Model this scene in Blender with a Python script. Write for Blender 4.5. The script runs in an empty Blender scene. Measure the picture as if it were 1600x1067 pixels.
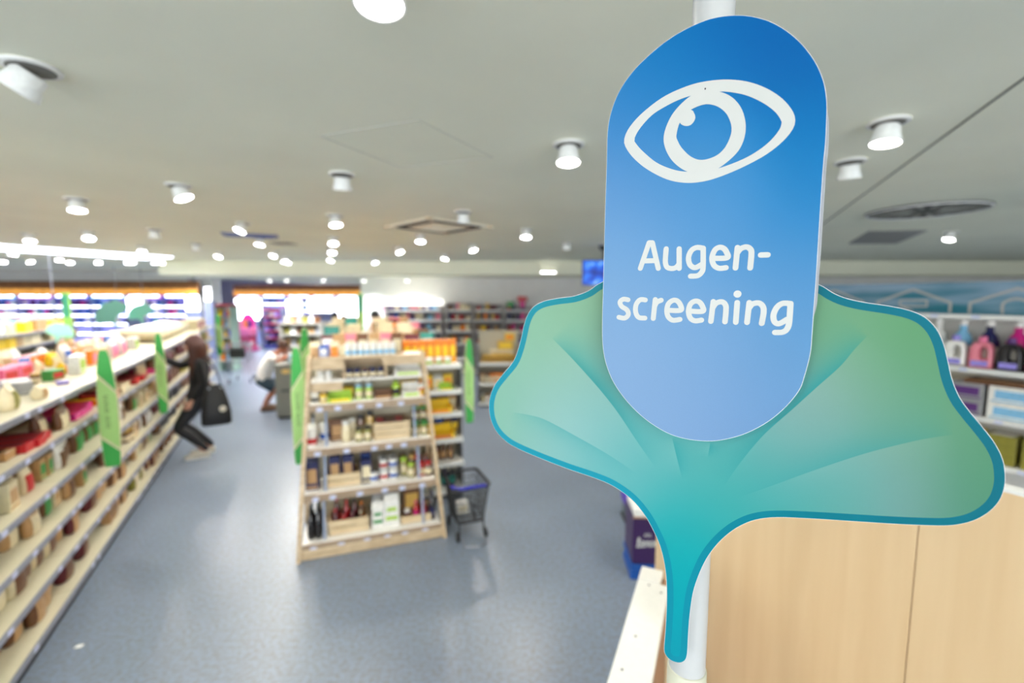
import bpy, bmesh, math, random
from mathutils import Vector, Matrix, geometry
random.seed(11)
SC = bpy.context.scene
COL = SC.collection

# ------------------------------------------------------------------ camera, world, exposure
F_PX = 1600 * 16.0 / 36.0
PITCH = math.atan((533.5 - 463.0) / F_PX)
CAM_Z = 2.2
SPOT_W = 60.0
PRINT_K = 0.57
FILL_DAY = 4.8
ACC = 0.6
cam_data = bpy.data.cameras.new('camera')
cam_data.lens = 16.0
cam_data.sensor_width = 36.0
cam_data.clip_start = 0.03
cam_data.dof.use_dof = True
cam_data.dof.focus_distance = 0.63
cam_data.dof.aperture_fstop = 2.0
cam = bpy.data.objects.new('camera', cam_data)
cam.location = (0, 0, CAM_Z)
cam.rotation_euler = (math.pi / 2 - PITCH, 0, 0)
COL.objects.link(cam)
SC.camera = cam

world = bpy.data.worlds.new('world')
SC.world = world
world.use_nodes = True
world.node_tree.nodes['Background'].inputs[0].default_value = (0.93, 0.97, 1.0, 1)
world.node_tree.nodes['Background'].inputs[1].default_value = FILL_DAY
# added fill daylight enters only by an invented opening behind the photographer; the portal just guides its sampling
pd = bpy.data.lights.new('fill_daylight_portal', 'AREA')
pd.shape = 'RECTANGLE'; pd.size = 24.0; pd.size_y = 2.5
pd.cycles.is_portal = True
po = bpy.data.objects.new('fill_daylight_portal', pd)
po.location = (-3.0, -6.99, 1.5); po.rotation_euler = (math.pi / 2, 0, 0)
COL.objects.link(po)
SC.view_settings.view_transform = 'Standard'
SC.view_settings.look = 'None'
SC.view_settings.gamma = 1.0
SC.view_settings.use_curve_mapping = False
SC.view_settings.exposure = 0.5
SC.cycles.use_denoising = True
SC.cycles.max_bounces = 8
SC.cycles.diffuse_bounces = 5
SC.cycles.glossy_bounces = 3
SC.cycles.transmission_bounces = 4
SC.cycles.sample_clamp_indirect = 6.0
SC.cycles.caustics_reflective = False
SC.cycles.caustics_refractive = False

# ------------------------------------------------------------------ helpers
CP, SP = math.cos(PITCH), math.sin(PITCH)
def ray(px, py):
    u, v = (px - 800) / F_PX, (533.5 - py) / F_PX
    return Vector((u, CP + v * SP, -SP + v * CP))
def at_z(px, py, z):
    d = ray(px, py)
    return Vector((0, 0, CAM_Z)) + d * ((z - CAM_Z) / d.z)
def at_y(px, py, y):
    d = ray(px, py)
    return Vector((0, 0, CAM_Z)) + d * (y / d.y)

def lin(c):
    return tuple((x / 12.92 if x <= 0.04045 else ((x + 0.055) / 1.055) ** 2.4) for x in [k / 255.0 for k in c])

MATS = {}
def mat(name, rgb, rough=0.5, metal=0.0, var=0.06, scale=40.0, emit=0.0, bump=0.0, alpha=None, trans=0.0, coat=0.0, spec=0.5):
    """procedural material: sRGB colour modulated by a little noise in object space"""
    key = name
    if key in MATS:
        return MATS[key]
    m = bpy.data.materials.new(name)
    m.use_nodes = True
    nt = m.node_tree
    b = nt.nodes['Principled BSDF']
    l = lin(rgb)
    b.inputs['Roughness'].default_value = rough
    b.inputs['Metallic'].default_value = metal
    b.inputs['Specular IOR Level'].default_value = spec
    if coat:
        b.inputs['Coat Weight'].default_value = coat
    if trans:
        b.inputs['Transmission Weight'].default_value = trans
    tc = nt.nodes.new('ShaderNodeTexCoord')
    nz = nt.nodes.new('ShaderNodeTexNoise')
    nz.inputs['Scale'].default_value = scale
    nz.inputs['Detail'].default_value = 3
    nt.links.new(tc.outputs['Object'], nz.inputs['Vector'])
    rp = nt.nodes.new('ShaderNodeValToRGB')
    rp.color_ramp.elements[0].position = 0.3
    rp.color_ramp.elements[1].position = 0.7
    rp.color_ramp.elements[0].color = tuple(max(0, x * (1 - var)) for x in l) + (1,)
    rp.color_ramp.elements[1].color = tuple(min(1, x * (1 + var)) for x in l) + (1,)
    nt.links.new(nz.outputs['Fac'], rp.inputs['Fac'])
    nt.links.new(rp.outputs['Color'], b.inputs['Base Color'])
    if bump:
        bp = nt.nodes.new('ShaderNodeBump')
        bp.inputs['Strength'].default_value = bump
        bp.inputs['Distance'].default_value = 0.002
        nt.links.new(nz.outputs['Fac'], bp.inputs['Height'])
        nt.links.new(bp.outputs['Normal'], b.inputs['Normal'])
    if emit:
        b.inputs['Emission Strength'].default_value = emit
        nt.links.new(rp.outputs['Color'], b.inputs['Emission Color'])
    MATS[key] = m
    return m

def wood(name, rgb, dark, scale=(14, 14, 1.2), rough=0.5):
    if name in MATS:
        return MATS[name]
    m = bpy.data.materials.new(name)
    m.use_nodes = True
    nt = m.node_tree
    b = nt.nodes['Principled BSDF']
    b.inputs['Roughness'].default_value = rough
    tc = nt.nodes.new('ShaderNodeTexCoord')
    mp = nt.nodes.new('ShaderNodeMapping')
    mp.inputs['Scale'].default_value = scale
    nz = nt.nodes.new('ShaderNodeTexNoise')
    nz.inputs['Scale'].default_value = 3.0
    nz.inputs['Detail'].default_value = 5
    nz.inputs['Distortion'].default_value = 0.3
    rp = nt.nodes.new('ShaderNodeValToRGB')
    rp.color_ramp.elements[0].position = 0.35
    rp.color_ramp.elements[1].position = 0.65
    rp.color_ramp.elements[0].color = lin(dark) + (1,)
    rp.color_ramp.elements[1].color = lin(rgb) + (1,)
    nt.links.new(tc.outputs['Object'], mp.inputs['Vector'])
    nt.links.new(mp.outputs['Vector'], nz.inputs['Vector'])
    nt.links.new(nz.outputs['Fac'], rp.inputs['Fac'])
    nt.links.new(rp.outputs['Color'], b.inputs['Base Color'])
    MATS[name] = m
    return m

class MB:
    """collects geometry for ONE mesh"""
    def __init__(s):
        s.v, s.f = [], []
    def add(s, vs, fs):
        o = len(s.v)
        s.v += [tuple(v) for v in vs]
        s.f += [tuple(i + o for i in f) for f in fs]
        return s
    def box(s, x0, x1, y0, y1, z0, z1, M=None, bev=0.0):
        if bev <= 0:
            vs = [(x, y, z) for z in (z0, z1) for y in (y0, y1) for x in (x0, x1)]
            fs = [(0, 2, 3, 1), (4, 5, 7, 6), (0, 1, 5, 4), (1, 3, 7, 5), (3, 2, 6, 7), (2, 0, 4, 6)]
        else:
            bm = bmesh.new()
            bmesh.ops.create_cube(bm, size=1)
            for v in bm.verts:
                v.co = Vector(((x0 + x1) / 2 + v.co.x * (x1 - x0), (y0 + y1) / 2 + v.co.y * (y1 - y0), (z0 + z1) / 2 + v.co.z * (z1 - z0)))
            bmesh.ops.bevel(bm, geom=bm.edges[:], offset=bev, segments=1, affect='EDGES')
            bm.verts.index_update()
            vs = [tuple(v.co) for v in bm.verts]
            fs = [tuple(v.index for v in f.verts) for f in bm.faces]
            bm.free()
        if M is not None:
            vs = [M @ Vector(v) for v in vs]
        return s.add(vs, fs)
    def tube(s, pts, r, n=6, closed=False, caps=True):
        pts = [Vector(p) for p in pts]
        k = len(pts)
        rs = r if isinstance(r, (list, tuple)) else [r] * k
        rings = []
        up0 = None
        for i, p in enumerate(pts):
            if closed:
                t = pts[(i + 1) % k] - pts[i - 1]
            else:
                t = pts[min(i + 1, k - 1)] - pts[max(i - 1, 0)]
            t.normalize()
            a = Vector((0, 0, 1)) if abs(t.z) < 0.9 else Vector((1, 0, 0))
            if up0 is not None:
                a = up0
            x = t.cross(a)
            if x.length < 1e-6:
                x = t.cross(Vector((0, 1, 0)))
            x.normalize()
            y = x.cross(t).normalized()
            up0 = y
            rings.append([p + (x * math.cos(2 * math.pi * j / n) + y * math.sin(2 * math.pi * j / n)) * rs[i] for j in range(n)])
        vs = [v for rg in rings for v in rg]
        fs = []
        m = k if closed else k - 1
        for i in range(m):
            i2 = (i + 1) % k
            for j in range(n):
                fs.append((i * n + j, i * n + (j + 1) % n, i2 * n + (j + 1) % n, i2 * n + j))
        if caps and not closed:
            fs.append(tuple(range(n))[::-1])
            fs.append(tuple((k - 1) * n + j for j in range(n)))
        return s.add(vs, fs)
    def lathe(s, prof, n=14, c=(0, 0, 0), M=None, sx=1.0, sy=1.0):
        vs, fs = [], []
        for r, z in prof:
            for j in range(n):
                a = 2 * math.pi * j / n
                vs.append((r * math.cos(a) * sx, r * math.sin(a) * sy, z))
        for i in range(len(prof) - 1):
            for j in range(n):
                fs.append((i * n + j, i * n + (j + 1) % n, (i + 1) * n + (j + 1) % n, (i + 1) * n + j))
        fs.append(tuple(range(n))[::-1])
        fs.append(tuple((len(prof) - 1) * n + j for j in range(n)))
        if M is not None:
            vs = [M @ Vector(v) for v in vs]
        vs = [(v[0] + c[0], v[1] + c[1], v[2] + c[2]) for v in vs]
        return s.add(vs, fs)
    def prism(s, poly, a0, a1, axis='z', M=None):
        n = len(poly)
        def P(p, a):
            return (p[0], p[1], a) if axis == 'z' else ((p[0], a, p[1]) if axis == 'y' else (a, p[0], p[1]))
        vs = [P(p, a0) for p in poly] + [P(p, a1) for p in poly]
        fs = [tuple(range(n))[::-1], tuple(range(n, 2 * n))]
        fs += [(i, (i + 1) % n, n + (i + 1) % n, n + i) for i in range(n)]
        if M is not None:
            vs = [M @ Vector(v) for v in vs]
        return s.add(vs, fs)
    def sphere(s, c, r, n=10, m=6, sz=(1, 1, 1)):
        vs, fs = [], []
        for i in range(m + 1):
            th = math.pi * i / m
            for j in range(n):
                a = 2 * math.pi * j / n
                vs.append((c[0] + r * sz[0] * math.sin(th) * math.cos(a), c[1] + r * sz[1] * math.sin(th) * math.sin(a), c[2] + r * sz[2] * math.cos(th)))
        for i in range(m):
            for j in range(n):
                fs.append((i * n + j, i * n + (j + 1) % n, (i + 1) * n + (j + 1) % n, (i + 1) * n + j))
        return s.add(vs, fs)
    def mesh(s, name, m, smooth=False):
        me = bpy.data.meshes.new(name)
        me.from_pydata(s.v, [], s.f)
        bm = bmesh.new()
        bm.from_mesh(me)
        bmesh.ops.remove_doubles(bm, verts=bm.verts, dist=1e-6)
        bmesh.ops.recalc_face_normals(bm, faces=bm.faces)
        bm.to_mesh(me)
        bm.free()
        if m is not None:
            me.materials.append(m)
        if smooth:
            me.polygons.foreach_set('use_smooth', [True] * len(me.polygons))
            try:
                me.set_sharp_from_angle(angle=math.radians(50))
            except Exception:
                pass
        return me
    def build(s, name, m, parent=None, smooth=False, loc=None, rz=0.0):
        return link(name, s.mesh(name, m, smooth), parent, loc, rz)

def link(name, me, parent=None, loc=None, rz=0.0):
    o = bpy.data.objects.new(name, me)
    COL.objects.link(o)
    if parent is not None:
        o.parent = parent
    if loc is not None:
        o.location = loc
    if rz:
        o.rotation_euler = (0, 0, rz)
    return o

def tag(o, label=None, cat=None, group=None, kind=None):
    if label: o['label'] = label
    if cat: o['category'] = cat
    if group: o['group'] = group
    if kind: o['kind'] = kind
    return o
def thing(name, label, cat, loc=(0, 0, 0), rz=0.0, group=None):
    o = link(name, None, None, loc, rz)
    return tag(o, label, cat, group)
def struct(o):
    o['kind'] = 'structure'
    return o

def spline(pts, closed=False, k=6):
    """Catmull-Rom through points (any dimension tuples)"""
    n = len(pts)
    out = []
    rng = n if closed else n - 1
    for i in range(rng):
        p0 = pts[(i - 1) % n] if closed or i > 0 else pts[i]
        p1, p2 = pts[i], pts[(i + 1) % n]
        p3 = pts[(i + 2) % n] if closed or i + 2 < n else pts[(i + 1) % n]
        for j in range(k):
            t = j / k
            out.append(tuple(0.5 * (2 * b + (c - a) * t + (2 * a - 5 * b + 4 * c - d) * t * t + (3 * b - a - 3 * c + d) * t ** 3)
                             for a, b, c, d in zip(p0, p1, p2, p3)))
    if not closed:
        out.append(tuple(pts[-1]))
    return out

def ribbon(pts, w, ncap=6):
    """convex pieces of a thick 2-D stroke with round joints -> (verts2d, faces)"""
    P = [Vector(p) for p in pts]
    vs, fs = [], []
    for a, b in zip(P, P[1:]):
        t = b - a
        if t.length < 1e-9: continue
        t.normalize()
        nrm = Vector((-t.y, t.x)) * w / 2
        o = len(vs)
        vs += [a + nrm, a - nrm, b - nrm, b + nrm]
        fs.append((o, o + 1, o + 2, o + 3))
    for c in P:
        o = len(vs)
        vs += [c + Vector((math.cos(a), math.sin(a))) * w / 2 for a in [math.pi * (j + .37) / ncap for j in range(2 * ncap)]]
        fs.append(tuple(range(o, o + 2 * ncap)))
    return vs, fs
def flat_union(vs, fs):
    """merge overlapping flat pieces into one triangulated outline"""
    V, Ed_, Fc, _a, _b, of = geometry.delaunay_2d_cdt([Vector(v) for v in vs], [], [list(f) for f in fs], 0, 1e-7)
    return V, [tuple(f) for f, o_ in zip(Fc, of) if o_]

ORDW = ['', 'first', 'second', 'third', 'fourth', 'fifth', 'sixth', 'seventh', 'eighth', 'ninth', 'tenth', 'eleventh', 'twelfth', 'thirteenth',
        'fourteenth', 'fifteenth', 'sixteenth', 'seventeenth', 'eighteenth', 'nineteenth', 'twentieth']
def ordw(i):
    if i <= 20: return ORDW[i]
    if i == 30: return 'thirtieth'
    return ('twenty-' if i < 30 else 'thirty-' if i < 40 else 'forty-') + ORDW[i % 10]
PENDING = []
def later(o, descr, where, start, order):
    """label is written once all look-alikes on the same shelf are known"""
    PENDING.append((o, descr, where, start, order))
def finish_labels():
    d = {}
    for o, descr, where, start, order in PENDING:
        d.setdefault((descr, where), []).append((order, start, o))
    for (descr, where), L in d.items():
        L.sort(key=lambda t: t[0])
        for i, (_, start, o) in enumerate(L):
            if len(L) == 1:
                o['label'] = f'{descr}, {where}'
            else:
                o['label'] = f'{ordw(i + 1)} {descr} from {start}, {where}'

# ------------------------------------------------------------------ common materials
M_white = mat('white_paint', (232, 232, 228), 0.5, var=0.02)
M_wall = mat('wall_paint', (232, 231, 228), 0.8, var=0.03, scale=3)
M_ceil = mat('ceiling_paint', (245, 245, 224), 0.9, var=0.03, scale=1.2)
M_metal = mat('grey_metal', (150, 152, 158), 0.4, 0.6, var=0.05)
M_rail = mat('price_rail_grey', (138, 140, 152), 0.35, 0.2)
M_black = mat('black_plastic', (22, 22, 24), 0.45)
M_dark = mat('dark_plinth', (40, 40, 44), 0.6)
M_cream = mat('cream_shelf', (204, 197, 170), 0.45, var=0.03)
M_wshelf = mat('white_shelf', (238, 236, 230), 0.4, var=0.02)
M_lamp = mat('lamp_glow', (255, 253, 248), 0.5, emit=14.0, var=0.0)
M_tag = mat('price_tag_blue_white', (205, 210, 235), 0.5)
M_birch = wood('birch_wood', (214, 192, 158), (190, 164, 128), (3, 3, 12))
M_crate = wood('crate_pine', (226, 205, 168), (205, 180, 140), (2, 8, 14))
M_crateX = wood('crate_pine_dark', (186, 140, 100), (165, 118, 80), (2, 8, 14))
# ------------------------------------------------------------------ room shell
CEIL = 3.05
LOW = 2.72
def floor_material():
    m = bpy.data.materials.new('vinyl_floor')
    m.use_nodes = True
    nt = m.node_tree
    b = nt.nodes['Principled BSDF']
    b.inputs['Roughness'].default_value = 0.32
    tc = nt.nodes.new('ShaderNodeTexCoord')
    a = nt.nodes.new('ShaderNodeTexNoise'); a.inputs['Scale'].default_value = 34; a.inputs['Detail'].default_value = 6
    c = nt.nodes.new('ShaderNodeTexNoise'); c.inputs['Scale'].default_value = 0.9; c.inputs['Detail'].default_value = 3
    r = nt.nodes.new('ShaderNodeValToRGB')
    r.color_ramp.elements[0].position = 0.36; r.color_ramp.elements[0].color = lin((112, 117, 121)) + (1,)
    r.color_ramp.elements[1].position = 0.62; r.color_ramp.elements[1].color = lin((119, 134, 155)) + (1,)
    mx = nt.nodes.new('ShaderNodeMix'); mx.data_type = 'RGBA'; mx.blend_type = 'MULTIPLY'
    mx.inputs['Factor'].default_value = 1.0
    r2 = nt.nodes.new('ShaderNodeValToRGB')
    r2.color_ramp.elements[0].position = 0.35; r2.color_ramp.elements[0].color = (0.88, 0.88, 0.9, 1)
    r2.color_ramp.elements[1].position = 0.65; r2.color_ramp.elements[1].color = (1, 1, 1, 1)
    nt.links.new(tc.outputs['Object'], a.inputs['Vector']); nt.links.new(tc.outputs['Object'], c.inputs['Vector'])
    nt.links.new(a.outputs['Fac'], r.inputs['Fac']); nt.links.new(c.outputs['Fac'], r2.inputs['Fac'])
    nt.links.new(r.outputs['Color'], mx.inputs['A']); nt.links.new(r2.outputs['Color'], mx.inputs['B'])
    nt.links.new(mx.outputs['Result'], b.inputs['Base Color'])
    return m
X0, X1, Y0, Y1 = -27.0, 15.0, -7.0, 25.0
struct(MB().box(X0, X1, Y0, Y1, -0.1, 0).build('floor', floor_material()))
BK = 11.2      # the bulkhead line; behind it the ceiling drops to LOW
struct(MB().box(X0, X1, Y0, Y1, CEIL, CEIL + 0.1).build('ceiling', M_ceil))
struct(MB().box(-8.6, X1, BK, 23.0, LOW, CEIL).build('ceiling_lowered', M_ceil))
# walls
struct(MB().box(X0 - 0.1, X0, Y0, Y1, 0, CEIL).build('wall_left', M_wall))
struct(MB().box(X1, X1 + 0.1, Y0, Y1, 0, CEIL).build('wall_right', M_wall))
struct(MB().box(X0, -15.0, Y0 - 0.1, Y0, 0, CEIL).box(9.0, X1, Y0 - 0.1, Y0, 0, CEIL).box(-15.0, 9.0, Y0 - 0.1, Y0, 2.75, CEIL).box(-15.0, 9.0, Y0 - 0.1, Y0, 0, .25).build('wall_rear', M_wall))
w = struct(link('fill_opening_1', None, None, (-15.0, Y0, .25)))  # unseen opening with bars, added to let in fill daylight
for i in range(13):
    x = min(23.94, i * 2.0)
    MB().box(x, x + .06, -.08, -.02, 0, 2.5).build('mullion', M_metal, w)
struct(MB().box(X0, X1, Y1, Y1 + 0.1, 0, CEIL).build('wall_far', M_wall))
# the wall behind the centre racks, its corner, and the wall running right from it
def wall_strip(name, a, b, z0, z1, t=0.12, m=M_wall):
    a, b = Vector(a), Vector(b)
    d = (b - a).normalized(); n = Vector((-d.y, d.x)) * t
    return struct(MB().prism([a, b, b + n, a + n], z0, z1).build(name, m))
wall_strip('wall_back', (-4.3, 13.0), (0.28, 13.0), 0, LOW)
wall_strip('wall_back_side', (-4.3, 23.0), (-4.3, 13.12), 0, LOW)
wall_strip('wall_back_right', (0.28, 13.0), (15.0, 12.2), 0, LOW)
# white square pillar at the left
px_ = at_z(324, 560, 0)
pl = Vector((-10.7, 16.0, 0))
struct(MB().box(-10.98, -10.42, 15.9, 16.4, 0, CEIL).build('pillar', M_white))

# ceiling joint, access hatch outline
M_groove = mat('ceiling_joint', (96, 96, 86), 0.9)
a = at_z(1680, 64, CEIL); b = at_z(1240, 383, CEIL)
d = (b - a).normalized(); n = Vector((-d.y, d.x, 0)) * 0.005
struct(MB().prism([(a - n).xy, (b - n).xy, (b + n).xy, (a + n).xy], CEIL - 0.003, CEIL + 0.01).build('trim_1', M_groove))
M_hatch = mat('hatch_joint', (206, 206, 196), 0.9)
H = [at_z(x, y, CEIL) for x, y in ((500, 212), (625, 261), (770, 246), (655, 187))]
for i in range(4):
    p, q = H[i], H[(i + 1) % 4]
    d = (q - p).normalized(); n = Vector((-d.y, d.x, 0)) * 0.0015
    struct(MB().prism([(p - n).xy, (q - n).xy, (q + n).xy, (p + n).xy], CEIL - 0.002, CEIL + 0.01).build('trim_%d' % (i + 2), M_hatch))
# grey hatch at the right
M_hgrey = mat('hatch_grey', (150, 150, 146), 0.8)
G = [at_z(x, y, CEIL) for x, y in ((1326, 380), (1400, 379.5), (1450, 359), (1358, 360.5))]
g = MB().prism([p.xy for p in G], CEIL - 0.012, CEIL).build('ceiling_hatch', M_hgrey)
tag(g, 'flat grey square hatch in the ceiling right of the blue sign', 'hatch')

# luminous ceiling strip far left
M_strip = mat('luminous_panel', (236, 242, 255), 0.5, emit=5.0, var=0.0)
A = at_z(270, 400.5, CEIL); B = at_z(0, 381, CEIL)
d = (B - A).normalized(); n = Vector((-d.y, d.x, 0))
if n.y < 0: n = -n
t = thing('luminous_ceiling_panel', 'long bright white light panel in the ceiling at far left', 'ceiling light', A + Vector((0, 0, 0)))
for k in range(4):
    p = d * (k * 1.27 + (0.0)); q = d * (k * 1.27 + 1.24)
    MB().prism([p.xy, q.xy, (q + n * 1.1).xy, (p + n * 1.1).xy], -0.03, -0.012).build('diffuser', M_strip, t)
p = d * -0.03; q = d * 5.1
MB().prism([(p - n * .03).xy, (q - n * .03).xy, (q + n * 1.13).xy, (p + n * 1.13).xy], -0.012, 0.0).build('frame', M_white, t)

# cassette air conditioner
def cassette():
    P = [at_z(x, y, CEIL) for x, y in ((606, 345), (655, 341), (768, 357), (700, 364))]
    c = sum(P, Vector()) / 4
    e = (P[2] - P[1]).normalized()
    ang = math.atan2(e.y, e.x)
    t = thing('ceiling_air_conditioner', 'square beige cassette air conditioner set in the ceiling left of the sign', 'air conditioner', (c.x, c.y, CEIL), ang)
    s = 0.44
    M_ac = mat('cassette_cream', (240, 235, 218), 0.6)
    M_acg = mat('cassette_grille', (226, 212, 184), 0.7)
    b = MB()
    b.box(-s, s, -s, s, -0.02, 0)
    b.build('frame', M_ac, t)
    gq = MB().box(-s * .52, s * .52, -s * .52, s * .52, -0.035, -0.02, bev=0.004).build('grille', M_acg, t)
    for i in range(9):
        y = -s * .46 + i * s * .115
        MB().box(-s * .48, s * .48, y, y + 0.012, -0.04, -0.035).build('slat', M_ac, gq)
    for k in range(4):
        M = Matrix.Rotation(k * math.pi / 2, 4, 'Z')
        MB().box(-s * .75, s * .75, -s * .9, -s * .68, -0.026, -0.02, M=M).build('air_slot', mat('slot_dark', (58, 54, 48), 0.8), t)
    for sx in (-1, 1):
        for sy in (-1, 1):
            MB().box(sx * s - .03, sx * s + .03, sy * s - .03, sy * s + .03, -0.03, -0.0).build('corner_cap', M_acg, t)
cassette()

def swirl_vent(px, py, rx, name, label, col, slots=18):
    c = at_z(px, py, CEIL)
    t = thing(name, label, 'vent', (c.x, c.y, CEIL))
    r = rx * c.y / F_PX
    MB().lathe([(r * 1.03, -0.004), (r * 1.03, -0.012), (r * .98, -0.014)], 40).build('plate', mat(name + '_plate', col, 0.7), t)
    rim = MB(); rim.tube([(r * math.cos(i * math.pi / 20), r * math.sin(i * math.pi / 20), -0.014) for i in range(40)], 0.012, 5, True)
    rim.build('rim', M_white, t)
    for i in range(slots):
        a = 2 * math.pi * i / slots
        M = Matrix.Rotation(a, 4, 'Z')
        MB().box(r * .25, r * .93, -0.012 * r / .4, 0.024 * r / .4, -0.018, -0.0142, M=M).build('fin', mat(name + '_fin', tuple(min(255, int(k * 8.5)) for k in col), 0.6), t)
swirl_vent(1446, 328, 72, 'round_swirl_vent', 'round dark swirl vent in the ceiling at right', (18, 18, 17))
c = at_z(392, 367, CEIL)
t = thing('linear_air_vent', 'narrow bluish air vent in the ceiling beside the left spotlights', 'vent', (c.x, c.y, CEIL), math.radians(25))
MB().box(-0.34, 0.34, -0.16, 0.16, -0.015, 0, bev=0.004).build('frame', mat('vent_blue_grey', (120, 132, 168), 0.6), t)
for i in range(7):
    MB().box(-0.3, 0.3, -0.14 + i * 0.042, -0.12 + i * 0.042, -0.024, -0.015).build('slat', mat('vent_slat_blue', (70, 88, 150), 0.6), t)
c = at_z(443, 380, CEIL)
tag(MB().box(-.16, .16, -.16, .16, -.012, 0, bev=.003).build('ceiling_hatch', M_hgrey, None, False, (c.x, c.y, CEIL)), 'small grey square panel in the ceiling beyond the blue vent', 'hatch')

# ------------------------------------------------------------------ ceiling spotlights (each carries its own light)
plate_me = MB().lathe([(0.086, -0.012), (0.09, -0.004), (0.088, 0.0)], 24).mesh('mounting_plate', M_white, True)
rec_me = MB().lathe([(0.07, -0.014), (0.07, -0.0125)], 24).mesh('recess_shade', mat('lamp_recess_shade', (120, 118, 112), 0.8), True)  # grey disc, darkened for the shade in the plate's recess
M_house = mat('lamp_housing', (238, 240, 238), 0.5, emit=0.06)
house_me = MB().lathe([(0.046, 0.084), (0.052, 0.078), (0.056, 0.04), (0.067, 0.004), (0.067, 0.0), (0.062, 0.0), (0.06, 0.008)], 24).mesh('housing', M_house, True)
face_me = MB().lathe([(0.061, 0.001), (0.0605, 0.006)], 24).mesh('lamp_face', M_lamp, True)
bez_me = MB().tube([(0.0645 * math.cos(i * math.pi / 12), 0.0645 * math.sin(i * math.pi / 12), 0.0) for i in range(24)], 0.0035, 5, True).mesh('bezel', M_white, True)
LAMP_N = 0
def lamp(x, y, zc, tilt=0.0, az=0.0, power=1.0, label=None, on=True, group='white spotlights on the ceiling', col=(1.0, 0.96, 0.9)):
    """round spot at ceiling point (x, y, zc), head tilted TILT degrees towards azimuth AZ (0 = +x)"""
    t = thing('ceiling_spotlight', label or 'white ceiling spotlight', 'ceiling light', (x, y, zc), 0, group)
    link('mounting_plate', plate_me, t)
    link('recess_shade', rec_me, t)
    tr, ar = math.radians(tilt), math.radians(az)
    axis = Vector((-math.sin(ar), math.cos(ar), 0))
    R = Matrix.Rotation(-tr, 4, axis)
    M = Matrix.Translation((0, 0, -0.02)) @ R @ Matrix.Translation((0, 0, -0.086))
    h = link('housing', house_me, t); h.matrix_local = M
    f = link('lamp_face', face_me, h)
    link('bezel', bez_me, h)
    if on and power > 0:
        ld = bpy.data.lights.new('spot', 'SPOT')
        ld.energy = SPOT_W * power * (1.0 if group == 'spotlights outside the picture' else 1.1)
        ld.spot_size = math.radians(140); ld.spot_blend = 0.75
        ld.shadow_soft_size = 0.06
        ld.color = col
        lo = link('spot_beam', ld, h)
        lo.location = (0, 0, -0.012)
    return t
def toward(x, y):
    return math.degrees(math.atan2(-y, -x))
# (px, py of the face, tilt, azimuth offset from 'towards the camera', power, label)
BIG = [
 (593, 6, 6, 0, .45, 'largest lit white ceiling spotlight, cut by the top edge, left of the sign'),
 (26, 148, 36, -122, 1, 'white ceiling spotlight tilted hard over at the far left edge'),
 (888, 254, 8, 0, .7, 'lit round white spotlight hanging just left of the blue sign'),
 (1383, 224, 7, -30, 1, 'lit white spotlight above the round vent right of the sign'),
 (288, 311, 24, 60, 1, 'lit white spotlight tilted right, above the long left rack'),
 (121, 329, 12, 0, 1, 'lit white spotlight above the near end of the left rack'),
 (525, 352, 14, 20, 1, 'lit white spotlight left of the cassette air conditioner'),
 (374, 362, 28, -60, 1, 'lit white spotlight in front of the narrow bluish vent'),
 (657, 378, 12, 0, 1, 'lit white spotlight just beyond the cassette air conditioner'),
 (822, 371, 14, 0, 1, 'lit white spotlight midway between air conditioner and sign'),
 (740, 392, 22, 45, 1, 'lit white spotlight right of and beyond the air conditioner'),
 (1482, 375, 18, -35, 1, 'lit white spotlight beyond the round vent at right'),
 (47, 377, 14, 0, 1, 'lit white spotlight in front of the bright ceiling panel'),
]
for px, py, ti, az, pw, lb in BIG:
    p = at_z(px, py, CEIL - 0.105)
    a = toward(p.x, p.y) + az
    ar, tr = math.radians(a), math.radians(ti)
    lamp(p.x - 0.09 * math.sin(tr) * math.cos(ar), p.y - 0.09 * math.sin(tr) * math.sin(ar), CEIL, ti, a, pw, lb)
OFF = [
 (1327, 272, 12, 'white spotlight turned away behind the lit one right of the sign'),
 (535, 290, 14, 'white spotlight turned away, hanging above the wooden display'),
 (724, 343, 14, 'white spotlight turned away at the air conditioner corner'),
 (242, 368, 14, 'small white spotlight turned away above the left rack'),
 (307, 388, 14, 'tiny white spotlight turned away before the bright ceiling panel'),
 (885, 387, 14, 'small white spotlight turned away beside the hanging screen'),
]
for px, py, ti, lb in OFF:
    p = at_z(px, py, CEIL - 0.08)
    lamp(p.x, p.y, CEIL, ti, toward(p.x, p.y) + 180, 0.6, lb)
SMALL = [(139, 374), (521, 382), (519, 396), (518, 408), (623, 395), (696, 405), (585, 412), (343, 402), (429, 401), (443, 409), (407, 383),
         (451, 415), (5, 410), (46, 410), (93, 407), (110, 414), (154, 414), (201, 419), (206, 411), (242, 418), (254, 412), (222, 394), (22, 398)]
for px, py in SMALL:
    p = at_z(px, py, CEIL - 0.105)
    if p.y > 10.4: p = p * (10.4 / p.y)
    rng = random.Random(px * 7 + py)
    o = lamp(p.x, p.y, CEIL, rng.uniform(12, 26), toward(p.x, p.y) + rng.choice((-40, 0, 0, 40)), 1.3, None, True, 'small distant spotlights on the main ceiling')
    later(o, 'lit spotlight', 'small far lights of the main ceiling', 'the left', px)
lamp(-10.1, 14.4, CEIL, 10, 100, 2.2, 'lit white spotlight added on the ceiling to brighten the square pillar')  # extra lamp, put in to brighten the pillar
LOWL = [(266, 436.5), (350, 434), (398, 433.5), (421, 437), (448, 433.5), (505, 435.5), (568, 436), (636, 435)]
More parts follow.
